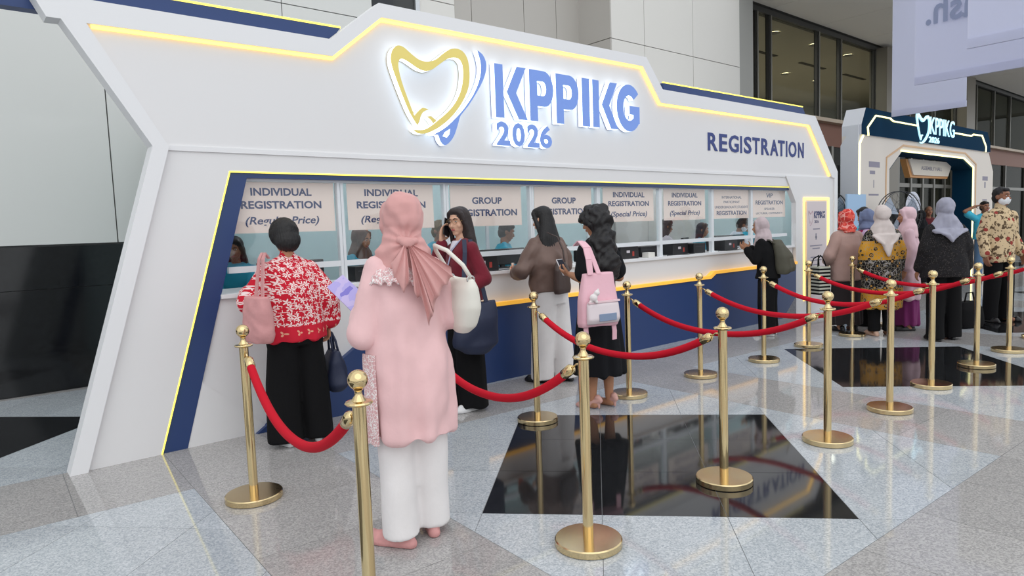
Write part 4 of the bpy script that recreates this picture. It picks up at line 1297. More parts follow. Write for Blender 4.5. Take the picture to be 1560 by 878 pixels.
def flower_cloth(name, base, motif, scale, r, band_z, band_base, band_motif, rnd=0.55):
    """cloth printed with five-petalled flowers and small broken lines, plain border with other flowers below band_z"""
    m = bpy.data.materials.new(name); m.use_nodes = True
    nt = m.node_tree; L = nt.links.new
    b = nt.nodes['Principled BSDF']; b.inputs['Roughness'].default_value = 0.85; b.inputs['Specular IOR Level'].default_value = 0.2
    tc = nt.nodes.new('ShaderNodeTexCoord'); sp = nt.nodes.new('ShaderNodeSeparateXYZ'); L(tc.outputs['Object'], sp.inputs[0])
    def mt(op, a, b_=None, c=None):
        n = nt.nodes.new('ShaderNodeMath'); n.operation = op
        for i, v in enumerate((a, b_, c)):
            if v is None:
                continue
            if isinstance(v, (int, float)):
                n.inputs[i].default_value = v
            else:
                L(v, n.inputs[i])
        return n.outputs[0]
    sx = mt('MULTIPLY_ADD', sp.outputs['Y'], 0.6, sp.outputs['X'])
    def petals(sc, rad, off, k, rn):
        cv = nt.nodes.new('ShaderNodeCombineXYZ'); L(mt('ADD', sx, off), cv.inputs[0]); L(sp.outputs['Z'], cv.inputs[1])
        v = nt.nodes.new('ShaderNodeTexVoronoi'); v.voronoi_dimensions = '2D'; v.inputs['Scale'].default_value = sc; v.inputs['Randomness'].default_value = rn
        L(cv.outputs[0], v.inputs['Vector'])
        d = nt.nodes.new('ShaderNodeVectorMath'); d.operation = 'SUBTRACT'; L(cv.outputs[0], d.inputs[0]); L(v.outputs['Position'], d.inputs[1])
        s2 = nt.nodes.new('ShaderNodeSeparateXYZ'); L(d.outputs[0], s2.inputs[0])
        rr = mt('SQRT', mt('ADD', mt('MULTIPLY', s2.outputs[0], s2.outputs[0]), mt('MULTIPLY', s2.outputs[1], s2.outputs[1])))
        an = mt('ARCTAN2', s2.outputs[1], s2.outputs[0])
        lim = mt('MULTIPLY_ADD', mt('COSINE', mt('MULTIPLY', an, float(k))), rad*0.45, rad*0.55)
        return mt('MULTIPLY', mt('LESS_THAN', rr, lim), mt('GREATER_THAN', rr, rad*0.12))
    fl = mt('MAXIMUM', petals(scale, r, 0.0, 5, rnd), petals(scale*1.35, r*0.55, 3.3, 4, 0.8))
    bk = nt.nodes.new('ShaderNodeTexBrick'); bk.inputs['Scale'].default_value = scale*0.55; bk.inputs['Mortar Size'].default_value = 0.018; bk.inputs['Brick Width'].default_value = 0.5; bk.inputs['Row Height'].default_value = 0.42
    bk.inputs['Color1'].default_value = bk.inputs['Color2'].default_value = (0, 0, 0, 1); bk.inputs['Mortar'].default_value = (1, 1, 1, 1)
    cv = nt.nodes.new('ShaderNodeCombineXYZ'); L(sx, cv.inputs[0]); L(sp.outputs['Z'], cv.inputs[1]); L(cv.outputs[0], bk.inputs['Vector'])
    nz = nt.nodes.new('ShaderNodeTexNoise'); nz.inputs['Scale'].default_value = 38; L(cv.outputs[0], nz.inputs['Vector'])
    ln = mt('MULTIPLY', bk.outputs['Fac'], mt('GREATER_THAN', nz.outputs['Fac'], 0.50))
    up = mt('MAXIMUM', fl, ln)
    m1 = nt.nodes.new('ShaderNodeMix'); m1.data_type = 'RGBA'; L(up, m1.inputs[0]); m1.inputs[6].default_value = srgb(*base); m1.inputs[7].default_value = srgb(*motif)
    bf = petals(12, 0.022, 1.7, 3, 0.1)
    m2 = nt.nodes.new('ShaderNodeMix'); m2.data_type = 'RGBA'; L(bf, m2.inputs[0]); m2.inputs[6].default_value = srgb(*band_base); m2.inputs[7].default_value = srgb(*band_motif)
    m3 = nt.nodes.new('ShaderNodeMix'); m3.data_type = 'RGBA'; L(mt('LESS_THAN', sp.outputs['Z'], band_z), m3.inputs[0]); L(m1.outputs[2], m3.inputs[6]); L(m2.outputs[2], m3.inputs[7])
    L(m3.outputs[2], b.inputs['Base Color'])
    MATS[name] = m
    return m
def sheet(parent, name, mat, knot, ends, rows=12, ripple=0.010, waves_n=5, th=0.0035, bulge=-0.03, seed=0):
    """pleated cloth fanning out from a knot to a row of end points"""
    knot = Vector(knot); ends = [Vector(e) for e in ends]
    cols = (len(ends)-1)*6
    g = []
    for i in range(rows+1):
        s = i/rows
        row = []
        for j in range(cols+1):
            t = j/6; a = min(int(t), len(ends)-2); f = t-a
            e = ends[a]*(1-f)+ends[a+1]*f
            p = knot.lerp(e, s)
            p = p+Vector((0, bulge*math.sin(PI*min(s, 1)*0.9)-ripple*(0.3+s)*math.sin(waves_n*2*PI*j/cols+seed), 0))
            p.z -= 0.010*s*math.cos(waves_n*2*PI*j/cols+seed)
            row.append(p)
        g.append(row)
    mb = MB(); nc = cols+1
    vs = [p for r in g for p in r]+[p+Vector((0, th, 0)) for r in g for p in r]
    K = (rows+1)*nc; fs = []
    for i in range(rows):
        for j in range(cols):
            q = (i*nc+j, i*nc+j+1, (i+1)*nc+j+1, (i+1)*nc+j)
            fs.append(q); fs.append(tuple(K+x for x in q[::-1]))
    rim = [j for j in range(nc)]+[i*nc+cols for i in range(1, rows+1)]+[rows*nc+j for j in range(cols-1, -1, -1)]+[i*nc for i in range(rows-1, 0, -1)]
    for a, b in zip(rim, rim[1:]+rim[:1]):
        fs.append((b, a, K+a, K+b))
    mb.add(vs, fs)
    return obj(name, mb, mat, parent, smooth=True)
# ---------------------------------------------------------------- cloth
c_redb = flower_cloth('red_batik', (196, 30, 50), (238, 216, 214), 17.0, 0.026, 0.885, (198, 36, 56), (226, 166, 140))
c_pink = cloth('blush_pink_cotton', (233, 192, 193), bump=(45, 0.12))
c_scarfp = cloth('dusty_pink_scarf', (213, 160, 157), bump=(120, 0.08))
c_offw = cloth('white_trousers', (232, 228, 228), bump=(70, 0.1))
c_blk = cloth('black_cloth', (17, 17, 19), bump=(80, 0.12), sheen=0)
c_blk2 = cloth('black_dress_cloth', (24, 25, 29), bump=(70, 0.12), sheen=0)
c_burg = cloth('burgundy_knit', (112, 32, 46), bump=(140, 0.3))
c_leath = M('brown_jacket', (112, 90, 82), 0.5, spec=0.4, bump=(28, 0.25), var=(5, 0.10))
c_teal = cloth('teal_tshirt', (64, 172, 200))
c_taupe = cloth('taupe_blouse', (170, 140, 132), rough=0.6)
c_bat = pattern('black_mustard_batik', (26, 25, 28), [('edge', 16, 0.0, 0.05, (150, 146, 146), (0, 0, 0)), ('noise', 11, 0.52, 1, (26, 25, 28), (0, 0, 0)), ('band', 1, 0.98, 1.22, (204, 146, 40), (0, 0, 0)), ('band', 1, 0.0, 0.62, (190, 136, 40), (0, 0, 0)), ('cell', 13, 0.0, 0.34, (34, 30, 28), (0, 0.3, 0)), ('cell', 13, 0.08, 0.20, (196, 140, 52), (0, 0.3, 0)), ('edge', 26, 0.0, 0.03, (150, 140, 120), (0, 0, 0))])
c_lace = pattern('black_lace', (30, 28, 30), [('cell', 60, 0.0, 0.34, (60, 57, 57), (0, 0, 0)), ('noise', 20, 0.55, 1, (34, 33, 36), (0, 0, 0))])
c_lpink = cloth('pale_pink_dress', (214, 182, 192))
c_mag = cloth('magenta_skirt', (124, 46, 104))
c_beige = cloth('oyster_scarf', (208, 196, 192), bump=(120, 0.08))
c_gsc = cloth('grey_scarf', (158, 158, 174), bump=(120, 0.08))
c_lsc = cloth('pale_pink_scarf', (222, 190, 198), bump=(120, 0.08))
c_msc = cloth('mauve_grey_scarf', (190, 174, 178), bump=(120, 0.08))
c_bsc = cloth('blue_grey_scarf', (112, 124, 156), bump=(120, 0.08))
c_brsc = cloth('brown_scarf', (108, 88, 80), bump=(120, 0.08))
c_rsc = pattern('red_printed_scarf', (204, 62, 58), [('edge', 14, 0.0, 0.06, (236, 160, 150), (0, 0, 0)), ('noise', 14, 0.58, 1, (226, 96, 84), (0, 0, 0))])
c_batm = pattern('cream_floral_batik', (208, 184, 148), [('noise', 22, 0.55, 1.0, (92, 74, 56), (0, 0, 0)), ('noise', 40, 0.58, 1.0, (208, 184, 148), (2, 0, 0)), ('cell', 9, 0.0, 0.24, (150, 62, 56), (0.1, 0, 0)), ('cell', 22, 0.0, 0.16, (96, 78, 62), (0.4, 0, 0))])
c_jean = cloth('blue_jeans', (92, 120, 152))
m_shw = M('shoe_white', (228, 228, 230), 0.5)
m_shp = M('shoe_pink', (206, 148, 146), 0.7, var=(30, 0.12))
m_shb = M('shoe_black', (22, 22, 24), 0.4)
m_nude = M('shoe_nude', (208, 160, 150), 0.4)
m_beigeS = M('shoe_beige', (196, 160, 140), 0.5)

STD = [(0.88, 0.185, 0.135), (1.02, 0.175, 0.125), (1.18, 0.178, 0.130), (1.30, 0.165, 0.105), (1.375, 0.085, 0.070)]
def widen(rings, k, ky=None):
    return [(r[0], r[1]*k, r[2]*(ky or k)) for r in rings]

# ---------------------------------------------------------------- woman in red at the first window
p = Person('woman in red white-patterned blouse and black trousers, back turned, at the first window', (-1.56, 4.78), 35, 1.60, lean=0.07, pitch=28, yaw=6, foot=(0.115, 0.115))
p.arm('L', (-0.30, 0.06, 1.07), (-0.23, 0.24, 1.125), (0.2, 1, 0.05), (0, 0, -1), 0.25)
p.arm('R', (0.27, -0.02, 1.06), (0.275, 0.06, 0.845), (0.02, 0.15, -1), (-1, 0, 0), 1.0)
p.body(m_skB, face=False)
p.top('blouse', c_redb, [(0.77, 0.235, 0.175), (0.86, 0.232, 0.172), (1.0, 0.218, 0.16), (1.15, 0.212, 0.152), (1.28, 0.19, 0.125), (1.36, 0.10, 0.085)], (0.078, 0.078, 0.080, 0.72), disp=both(waves(2, 0.005, 16), folds(0.006, 7, 0.77, 1.1)), collar=0.03)
p.pants('trousers', c_blk, 0.035, 0.135, 0.125, 0.128, disp=folds(0.006, 6, 0.1, 0.8), hip=(0.205, 0.15))
p.shoes(m_shw, h=0.05)
p.hair_short(m_hair, 1.28, 0.02)
red = p
# pink quilted tote on her left shoulder
m_quilt = M('quilted_pink', (204, 146, 146), 0.7, bump=(24, 0.5), var=(12, 0.06))
bg = thing('tote_bag', 'dusty pink quilted tote bag on the shoulder of the woman in red', 'bag', red.world((-0.285, -0.13, 0.80)), math.radians(35+12))
def bb(mb):
    mb.loft([(0, 0, 0, 0.062, 0.13), (0, 0, 0.05, 0.072, 0.15), (0, 0, 0.20, 0.066, 0.145), (0, 0, 0.31, 0.045, 0.125)], 26, pw=3)
blob('bag_body', bg, m_quilt, bb, 0.009, 3, waves(8, 0.003, 60))
strap(bg, [((0.0, -0.07, 0.24), (0, 1, 0)), ((0.035, -0.02, 0.40), (0, 1, 0)), ((0.075, 0.03, 0.555), (0, 1, 0.1)), ((0.115, 0.07, 0.60), (0, 1, 0)), ((0.16, 0.10, 0.56), (0, 1, 0))], 0.035, m_quilt, 0.008)
strap(bg, [((0.0, 0.04, 0.24), (0, 1, 0)), ((0.032, 0.05, 0.40), (0, 1, 0)), ((0.070, 0.075, 0.555), (0, 1, 0.1)), ((0.115, 0.11, 0.60), (0, 1, 0))], 0.035, m_quilt, 0.008)
# navy bag in her right hand
m_nbag = M('navy_nylon', (32, 40, 66), 0.6, bump=(18, 0.4))
bg = thing('handbag', 'soft navy tote bag hanging from the right hand of the woman in red', 'bag', red.world((0.315, 0.08, 0.33)), math.radians(35-8))
def bb(mb):
    mb.loft([(0, 0, 0, 0.055, 0.12), (0, 0, 0.06, 0.085, 0.165), (0, 0, 0.22, 0.075, 0.15), (0, 0, 0.30, 0.03, 0.12)], 26, pw=2.6)
blob('bag_body', bg, m_nbag, bb, 0.009, 12, waves(4, 0.007, 30))
for x in (-0.02, 0.02):
    obj('handle', MB().tube([(x, -0.075, 0.28), (x*0.8-0.01, -0.05, 0.38), (-0.012, -0.022, 0.435), (-0.012, 0.01, 0.435), (x*0.8-0.01, 0.04, 0.38), (x, 0.065, 0.28)], 0.009, 8), m_nbag, bg, smooth=True)

# ---------------------------------------------------------------- woman in pink in the foreground
p = Person('woman in dusty pink headscarf, long blush tunic and white trousers, back to the camera', (-0.505, 3.17), 20, 1.645, lean=0.0, pitch=4, yaw=14, foot=(0.084, 0.082), stride=(-0.04, 0.045))
p.sh[0].x = -0.148; p.sh[1].x = 0.148
NW = Vector(ray(549, 466)*3.42)+Vector((0, 0, CAMH)); FW = Vector(ray(499, 418)*3.60)+Vector((0, 0, CAMH))
hl = p.local(NW)
p.arm('L', (-0.212, -0.03, 1.02), hl-Vector((0.0, 0.10, 0.01)), (-0.05, 1, 0.12), (0.7, 0, 0.5), 0.8)
p.arm('R', (0.20, -0.01, 1.07), (0.15, 0.24, 1.10), (-0.4, 0.8, 0.15), (-0.5, 0, 0.5), 0.8)
p.body(m_skA, face=False)
p.top('tunic', c_pink, [(0.515, 0.208, 0.165), (0.60, 0.208, 0.163), (0.80, 0.205, 0.155), (0.98, 0.186, 0.142), (1.14, 0.176, 0.134), (1.28, 0.165, 0.112), (1.365, 0.095, 0.078)], (0.060, 0.068, 0.060, 0.85), disp=both(waves(11, 0.0055, 15, (1, 1, 0.3)), waves(12, 0.003, 34, (1, 1, 0.4)), folds(0.009, 6, 0.5, 1.2, 0, 0, 0.7)))
p.pants('trousers', c_offw, 0.045, 0.100, 0.090, 0.091, disp=waves(13, 0.0045, 16, (1, 1, 0.3)), hip=(0.165, 0.125))
p.shoes(m_shp, h=0.035, wd=0.046, ln=0.245, toe=(48, 4))
def knot_pleat(co):
    kz_ = p.neck.z+0.025; ky_ = p.neck.y-0.10
    an = np.arctan2(co[:, 2]-kz_, co[:, 0]); d = np.sqrt(co[:, 0]**2+(co[:, 2]-kz_)**2)
    return 0.0065*np.sin(11*an+1.5*np.sin(d*22))*np.exp(-(d/0.11)**2)*(co[:, 1] < ky_+0.10)
p.hijab(c_scarfp, 0.17, 0, True, 0.135, 21, amp=0.0045, pleat=knot_pleat)
pk = p
n = p.neck
kx, ky, kz = 0.0, n.y-0.112, n.z+0.025
def tail(ends, r0=0.022, r1=0.014):
    def build(mb):
        mb.ell((kx, ky, kz), (0.034, 0.028, 0.030))
        for e in ends:
            m_ = Vector(((kx+e[0])/2, (ky+e[1])/2-0.02, (kz+e[2])/2+0.012))
            mb.cone((kx, ky, kz), r0*0.8, m_, r0)
            mb.cone(m_, r0, e, r1)
    return build
blob('scarf_knot', p.root, c_scarfp, lambda mb: (mb.ell((kx, ky, kz), (0.036, 0.026, 0.026)), mb.cone((kx-0.03, ky+0.02, kz+0.01), 0.020, (kx+0.04, ky+0.02, kz+0.006), 0.020)), 0.006, 3, waves(30, 0.003, 80))
sheet(p.root, 'scarf_tail', c_scarfp, (kx+0.005, ky-0.004, kz), [(0.205, -0.055, 1.315), (0.222, -0.070, 1.262), (0.175, -0.115, 1.235), (0.130, -0.145, 1.195), (0.092, -0.165, 1.118)], seed=0.5, waves_n=4)
sheet(p.root, 'scarf_tail', c_scarfp, (kx+0.0, ky-0.010, kz), [(0.105, -0.160, 1.165), (0.088, -0.172, 1.112), (0.072, -0.168, 1.052), (0.040, -0.165, 1.175), (0.008, -0.160, 1.205)], seed=1.9, waves_n=3)
sheet(p.root, 'scarf_tail', c_scarfp, (kx-0.010, ky-0.006, kz), [(-0.012, -0.165, 1.238), (-0.040, -0.160, 1.215), (-0.070, -0.145, 1.265), (-0.082, -0.125, 1.330)], seed=3.0, waves_n=2)
m_lace = pattern('white_lace', (236, 226, 226), [('cell', 70, 0.30, 2.0, (220, 176, 178), (0, 0, 0)), ('edge', 55, 0.0, 0.05, (244, 238, 236), (0, 0, 0))])
def lc(mb):
    for i in range(16):
        a = math.radians(176+i*7.0)
        for rr, zz, sz in ((0.146, 1.300, 0.015), (0.164, 1.280, 0.015), (0.178, 1.256, 0.012)):
            mb.ell((rr*1.02*math.cos(a), rr*0.80*math.sin(a)-0.012, zz+0.012*math.sin(i*2.6)), (sz, sz, sz*0.9), None, 10)
blob('lace_collar', p.root, m_lace, lc, 0.0065, 1)
mb = MB()
for i in range(14):
    z0, z1 = 0.505+i*0.03, 0.505+(i+1)*0.03
    for j in range(4):
        a0, a1 = math.radians(184+j*8), math.radians(184+(j+1)*8)
        f = lambda a, z: (0.214*math.cos(a)*(1.0+0.012*(z < 0.9)), 0.170*math.sin(a), z+0.006*math.sin(a*60)*(i == 0))
        q = [f(a0, z0), f(a1, z0), f(a1, z1), f(a0, z1)]
        qi = [(x*0.97, y_*0.97, z_) for x, y_, z_ in q]
        mb.add(q+qi, [(0, 1, 2, 3), (7, 6, 5, 4), (0, 4, 5, 1), (2, 6, 7, 3), (1, 5, 6, 2), (3, 7, 4, 0)])
obj('lace_panel', mb, m_lace, p.root)
# white handbag
m_wbag = M('white_leather', (228, 224, 214), 0.5, bump=(14, 0.25))
bg = thing('handbag', 'soft white shoulder bag on the right side of the woman in pink', 'bag', pk.world((0.262, -0.05, 0.985)), math.radians(20+8))
def bb(mb):
    mb.loft([(0, 0.0, 0.0, 0.030, 0.045), (0, 0, 0.04, 0.055, 0.10), (0, 0, 0.13, 0.064, 0.14), (0, 0, 0.22, 0.052, 0.14), (0, 0, 0.265, 0.025, 0.13)], 28, pw=2.3)
blob('bag_body', bg, m_wbag, bb, 0.008, 14, waves(14, 0.006, 26))
m_ring = M('ring_silver', (190, 190, 190), 0.25, 0.9)
for yy in (-0.115, 0.115):
    obj('ring', MB().tube([(0.0+0.018*math.cos(a), yy, 0.262+0.018*math.sin(a)) for a in [2*PI*k/14 for k in range(15)]], 0.004, 6), m_ring, bg, smooth=True)
obj('handle', MB().tube([(0, -0.115, 0.27), (-0.03, -0.10, 0.33), (-0.085, -0.05, 0.40), (-0.125, 0.0, 0.425), (-0.10, 0.05, 0.40), (-0.04, 0.10, 0.33), (0, 0.115, 0.27)], 0.010, 8), m_wbag, bg, smooth=True)
# brochure in her left hand
m_pur = pattern('brochure_print', (178, 168, 224), [('noise', 7, 0.50, 0.60, (196, 182, 226), (0, 0, 0)), ('noise', 5, 0.62, 1.0, (132, 124, 204), (1, 0, 0)), ('cell', 9, 0.0, 0.14, (226, 216, 240), (0, 0, 0))], 0.25)
hw = NW
ax = (FW-NW).normalized(); sx = Vector((0.077, 0.03, 0.052)); sx = (sx-ax*sx.dot(ax)).normalized(); nz = ax.cross(sx)
o = thing('brochure', 'glossy purple brochure held by the woman in pink', 'brochure', hw)
rm_ = Matrix((ax, sx, nz)).transposed()
o.rotation_euler = rm_.to_euler()
obj('cover', MB().box((-0.06, -0.052, 0), (0.24, 0.052, 0.003)), m_pur, o)
obj('pages', MB().box((-0.058, -0.050, -0.009), (0.238, 0.050, 0)), M('page_white', (226, 224, 232), 0.6), o)
obj('back_cover', MB().box((-0.06, -0.052, -0.012), (0.24, 0.052, -0.009)), m_pur, o)

# ---------------------------------------------------------------- woman with phone
p = Person('woman in burgundy cardigan and glasses holding a phone to her ear', (-0.395, 5.56), 118, 1.665, yaw=27, pitch=5, foot=(0.09, 0.09), voxel=0.0065)
ear = p.hc+p.hr @ Vector((0.088, 0.030, -0.030))
p.arm('R', (0.235, 0.17, 1.12), ear+p.hr @ Vector((0.045, 0.055, -0.125)), p.hr @ Vector((-0.10, -0.18, 0.95)), p.hr @ Vector((-1, -0.15, 0.0)), 0.40)
p.arm('L', (-0.245, -0.07, 1.08), (-0.225, 0.13, 0.985), (0.1, 0.8, -0.4), (1, 0, 0), 0.6)
p.body(m_skA, glasses=True)
p.top('cardigan', c_burg, [(0.90, 0.20, 0.15), (1.02, 0.19, 0.14), (1.18, 0.19, 0.14), (1.30, 0.168, 0.108), (1.37, 0.085, 0.07)], (0.066, 0.062, 0.052, 0.9), disp=waves(9, 0.004, 18))
def vp(mb):
    mb.loft([(0, 0.088, 0.95, 0.055, 0.060), (0, 0.088, 1.15, 0.052, 0.062), (0, 0.062, 1.30, 0.040, 0.055), (0, 0.035, 1.385, 0.050, 0.050)], 20)
blob('shirt', p.root, cloth('shirt_pale', (214, 210, 222)), vp, 0.009, 3)
strap(p.root, [((-0.055, 0.03, 1.40), (1, 0.2, 0)), ((-0.052, 0.115, 1.31), (1, 0.2, 0)), ((-0.030, 0.158, 1.15), (1, 0, 0)), ((0.0, 0.162, 1.0), (1, 0, 0))], 0.018, M('lanyard', (176, 178, 206), 0.6), 0.003, 'lanyard')
p.pants('trousers', c_blk, 0.03, 0.12, 0.115, 0.12, disp=folds(0.006, 6, 0.1, 0.8), hip=(0.175, 0.13))
p.shoes(m_shw)
p.hair_long(m_hairb, 0.29, 0.105)
ph = p
o = thing('mobile_phone', 'black mobile phone held to the ear of the woman in burgundy', 'phone', ph.world(ear+ph.hr @ Vector((0.010, 0.012, -0.012))), math.radians(118))
o.rotation_euler = (math.radians(24), math.radians(10), math.radians(118+27))
obj('case', MB().box((-0.005, -0.036, -0.075), (0.005, 0.036, 0.075)), m_blk, o, bevel=0.004)
obj('screen', MB().box((-0.0056, -0.033, -0.070), (-0.005, 0.033, 0.070)), M('phone_screen', (20, 20, 26), 0.1), o)
bg = thing('tote_bag', 'large soft navy tote bag hanging at the hip of the woman in burgundy', 'bag', ph.world((-0.285, 0.03, 0.50)), math.radians(118))
def bb(mb):
    mb.loft([(0, 0.02, 0, 0.045, 0.10), (0, 0.01, 0.07, 0.085, 0.19), (0, 0, 0.28, 0.085, 0.19), (0, 0, 0.42, 0.04, 0.17)], 28, pw=2.6)
blob('bag_body', bg, m_nbag, bb, 0.010, 14, waves(17, 0.011, 22))
strap(bg, [((0.0, -0.09, 0.40), (0, 1, 0)), ((0.03, -0.06, 0.60), (0, 1, 0)), ((0.075, -0.045, 0.80), (0, 1, 0)), ((0.13, -0.03, 0.90), (0, 1, 0))], 0.035, m_nbag, 0.006)
strap(bg, [((0.0, 0.10, 0.40), (0, 1, 0)), ((0.01, 0.09, 0.60), (0, 1, 0)), ((0.06, 0.05, 0.80), (0, 1, 0)), ((0.13, 0.02, 0.90), (0, 1, 0))], 0.035, m_nbag, 0.006)

# ---------------------------------------------------------------- woman in brown jacket
p = Person('woman in brown leather jacket and white trousers, back turned at the group window', (0.37, 6.42), 46, 1.69, lean=0.05, pitch=12, yaw=10, foot=(0.10, 0.10), stride=(0.06, -0.06))
p.arm('L', (-0.30, 0.08, 1.06), (-0.20, 0.24, 1.04), (0.25, 0.8, 0.02), (0.6, 0, 0.4), 0.7)
p.arm('R', (0.27, 0.05, 1.08), (0.16, 0.28, 1.09), (-0.3, 1, 0.1), (-0.6, 0, 0.4), 0.7)
p.body(m_skA, face=True)
p.top('jacket', c_leath, [(0.855, 0.205, 0.15), (0.90, 0.215, 0.158), (1.04, 0.222, 0.162), (1.18, 0.215, 0.155), (1.30, 0.185, 0.118), (1.37, 0.09, 0.075)], (0.085, 0.085, 0.065, 0.9), disp=both(waves(19, 0.007, 18, (0.6, 0.6, 1)), waves(20, 0.004, 40, (0.6, 0.6, 1))), collar=0.035)
p.pants('trousers', c_offw, 0.035, 0.12, 0.108, 0.105, disp=folds(0.005, 5, 0.1, 0.8), hip=(0.185, 0.135))
p.shoes(m_shb)
p.hair_long(m_hair, 0.40, 0.128, yb=-0.072, bulk=1.25)
jk = p
bg = thing('shoulder_bag', 'dark brown leather shoulder bag on the back of the brown jacket', 'bag', jk.world((-0.075, -0.20, 0.845)), math.radians(46+10))
def bb(mb):
    mb.loft([(0, 0, 0, 0.115, 0.035), (0, 0, 0.04, 0.125, 0.042), (0, 0, 0.22, 0.11, 0.038), (0, 0.01, 0.29, 0.07, 0.022)], 26, pw=3.5)
blob('bag_body', bg, M('dark_leather', (66, 50, 46), 0.45, bump=(20, 0.2)), bb, 0.009, 3)
strap(bg, [((0.06, 0.0, 0.27), (1, 0, 0.2)), ((0.05, 0.012, 0.40), (1, 0, 0)), ((0.02, 0.05, 0.52), (1, 0, 0)), ((-0.03, 0.13, 0.565), (1, 0.3, 0))], 0.022, M('dark_leather', (66, 50, 46), 0.45), 0.006)
o = thing('bottle', 'small orange bottle in the left hand of the woman in the brown jacket', 'bottle', jk.world((-0.150, 0.335, 0.985)))
sharp(obj('bottle_body', MB().lathe([(0.024, 0), (0.027, 0.01), (0.027, 0.08), (0.012, 0.105), (0.012, 0.12)], 14), M('bottle_orange', (214, 96, 48), 0.3), o))
obj('cap', MB().lathe([(0.014, 0.12), (0.014, 0.14)], 12), M('cap_white', (230, 225, 220), 0.4), o)

# ---------------------------------------------------------------- woman in black dress
p = Person('woman in short-sleeved black dress with long curly black hair', (0.69, 5.42), 44, 1.625, pitch=14, yaw=20, foot=(0.075, 0.075), stride=(0.03, -0.03))
p.arm('L', (-0.225, -0.04, 1.075), (-0.165, 0.15, 1.11), (0.1, 1, 0.2), (0.5, 0, 0.6), 0.7)
p.arm('R', (0.255, -0.03, 1.06), (0.20, 0.18, 1.08), (-0.3, 1, 0.1), (-0.5, 0, 0.5), 0.7)
p.body(m_skB, glasses=True)
p.top('bodice', c_blk2, widen(STD, 1.02), (0.070, 0.078, 0.07, -0.22), disp=waves(23, 0.003, 20))
p.skirt('skirt', c_blk2, [(0.285, 0.222, 0.200), (0.45, 0.212, 0.19), (0.70, 0.20, 0.165), (0.90, 0.18, 0.14), (1.02, 0.165, 0.12)], disp=folds(0.012, 8, 0.28, 0.98))
p.shoes(m_nude, h=0.028, heel=0.055, wd=0.036, ln=0.21)
p.hair_long(m_hair, 0.48, 0.150, curl=1.1, yb=-0.075, bulk=1.7)
dr = p
m_pbag = M('pink_canvas', (232, 184, 196), 0.75, bump=(40, 0.2))
bg = thing('tote_bag', 'light pink canvas bag with clear pocket hanging on the back of the black dress', 'bag', dr.world((-0.30, -0.235, 0.735)), math.radians(44-14))
def bb(mb):
    mb.loft([(0, 0, 0, 0.165, 0.055), (0, 0, 0.03, 0.172, 0.062), (0, 0, 0.20, 0.165, 0.055), (0.015, 0.01, 0.40, 0.135, 0.035)], 28, pw=4)
blob('bag_body', bg, m_pbag, bb, 0.009, 2, waves(27, 0.004, 22))
m_clear = M('clear_pocket', (226, 214, 218), 0.15, spec=0.6)
def pk_(mb):
    mb.loft([(0, -0.06, 0.025, 0.145, 0.022), (0, -0.068, 0.06, 0.15, 0.03), (0, -0.062, 0.17, 0.145, 0.024), (0, -0.056, 0.19, 0.14, 0.014)], 24, pw=4)
blob('pocket', bg, m_clear, pk_, 0.009, 2)
obj('pocket_item', MB().box((-0.06, -0.1015, 0.045), (0.10, -0.096, 0.10)), M('item_slate', (132, 150, 178), 0.5), bg, bevel=0.004)
obj('pocket_zip', MB().box((-0.145, -0.086, 0.182), (0.145, -0.066, 0.196)), M('zip_pink', (240, 210, 216), 0.5), bg)
for x in (-0.13, 0.13):
    strap(bg, [((x, -0.02, 0.04), (1, 0, 0)), ((x*1.02, -0.03, -0.05), (1, 0, 0)), ((x*1.0, -0.03, -0.115), (1, 0, 0))], 0.04, m_pbag, 0.006, 'loose_strap')
strap(bg, [((-0.085, -0.03, 0.39), (1, 0, 0)), ((-0.075, 0.0, 0.50), (1, 0, 0)), ((-0.06, 0.05, 0.585), (1, 0, 0)), ((-0.045, 0.14, 0.635), (1, 0, 0)), ((-0.03, 0.22, 0.60), (1, 0, 0))], 0.05, m_pbag, 0.008)
strap(bg, [((0.0, -0.02, 0.39), (1, 0, 0)), ((-0.01, 0.02, 0.48), (1, 0, 0)), ((-0.02, 0.07, 0.585), (1, 0, 0)), ((-0.02, 0.14, 0.63), (1, 0, 0))], 0.04, m_pbag, 0.008)
o = thing('plush_charm', 'small white plush charm clipped to the pink bag', 'charm', bg.matrix_world @ Vector((0, 0, 0)))
o.location = Vector(bg.location)+Matrix.Rotation(math.radians(30), 3, 'Z') @ Vector((-0.10, -0.085, 0.225))
blob('plush', o, cloth('plush_white', (232, 226, 226)), lambda mb: (mb.ell((0, 0, 0), (0.03, 0.025, 0.03)), mb.ell((0.025, 0, 0.035), (0.022, 0.02, 0.022)), mb.ell((0.035, 0, 0.06), 0.009), mb.ell((-0.02, 0, -0.03), 0.014), mb.ell((0.02, 0, -0.03), 0.014)), 0.005, 2)
o = thing('mobile_phone', 'white mobile phone in the hands of the woman in the black dress', 'phone', dr.world((-0.125, 0.265, 1.165)))
o.rotation_euler = (math.radians(-30), 0, math.radians(44))
obj('case', MB().box((-0.037, -0.005, -0.075), (0.037, 0.005, 0.075)), M('phone_white', (226, 226, 230), 0.3), o, bevel=0.004)
obj('screen', MB().box((-0.034, -0.0056, -0.070), (0.034, -0.005, 0.070)), M('phone_screen', (20, 20, 26), 0.1), o)

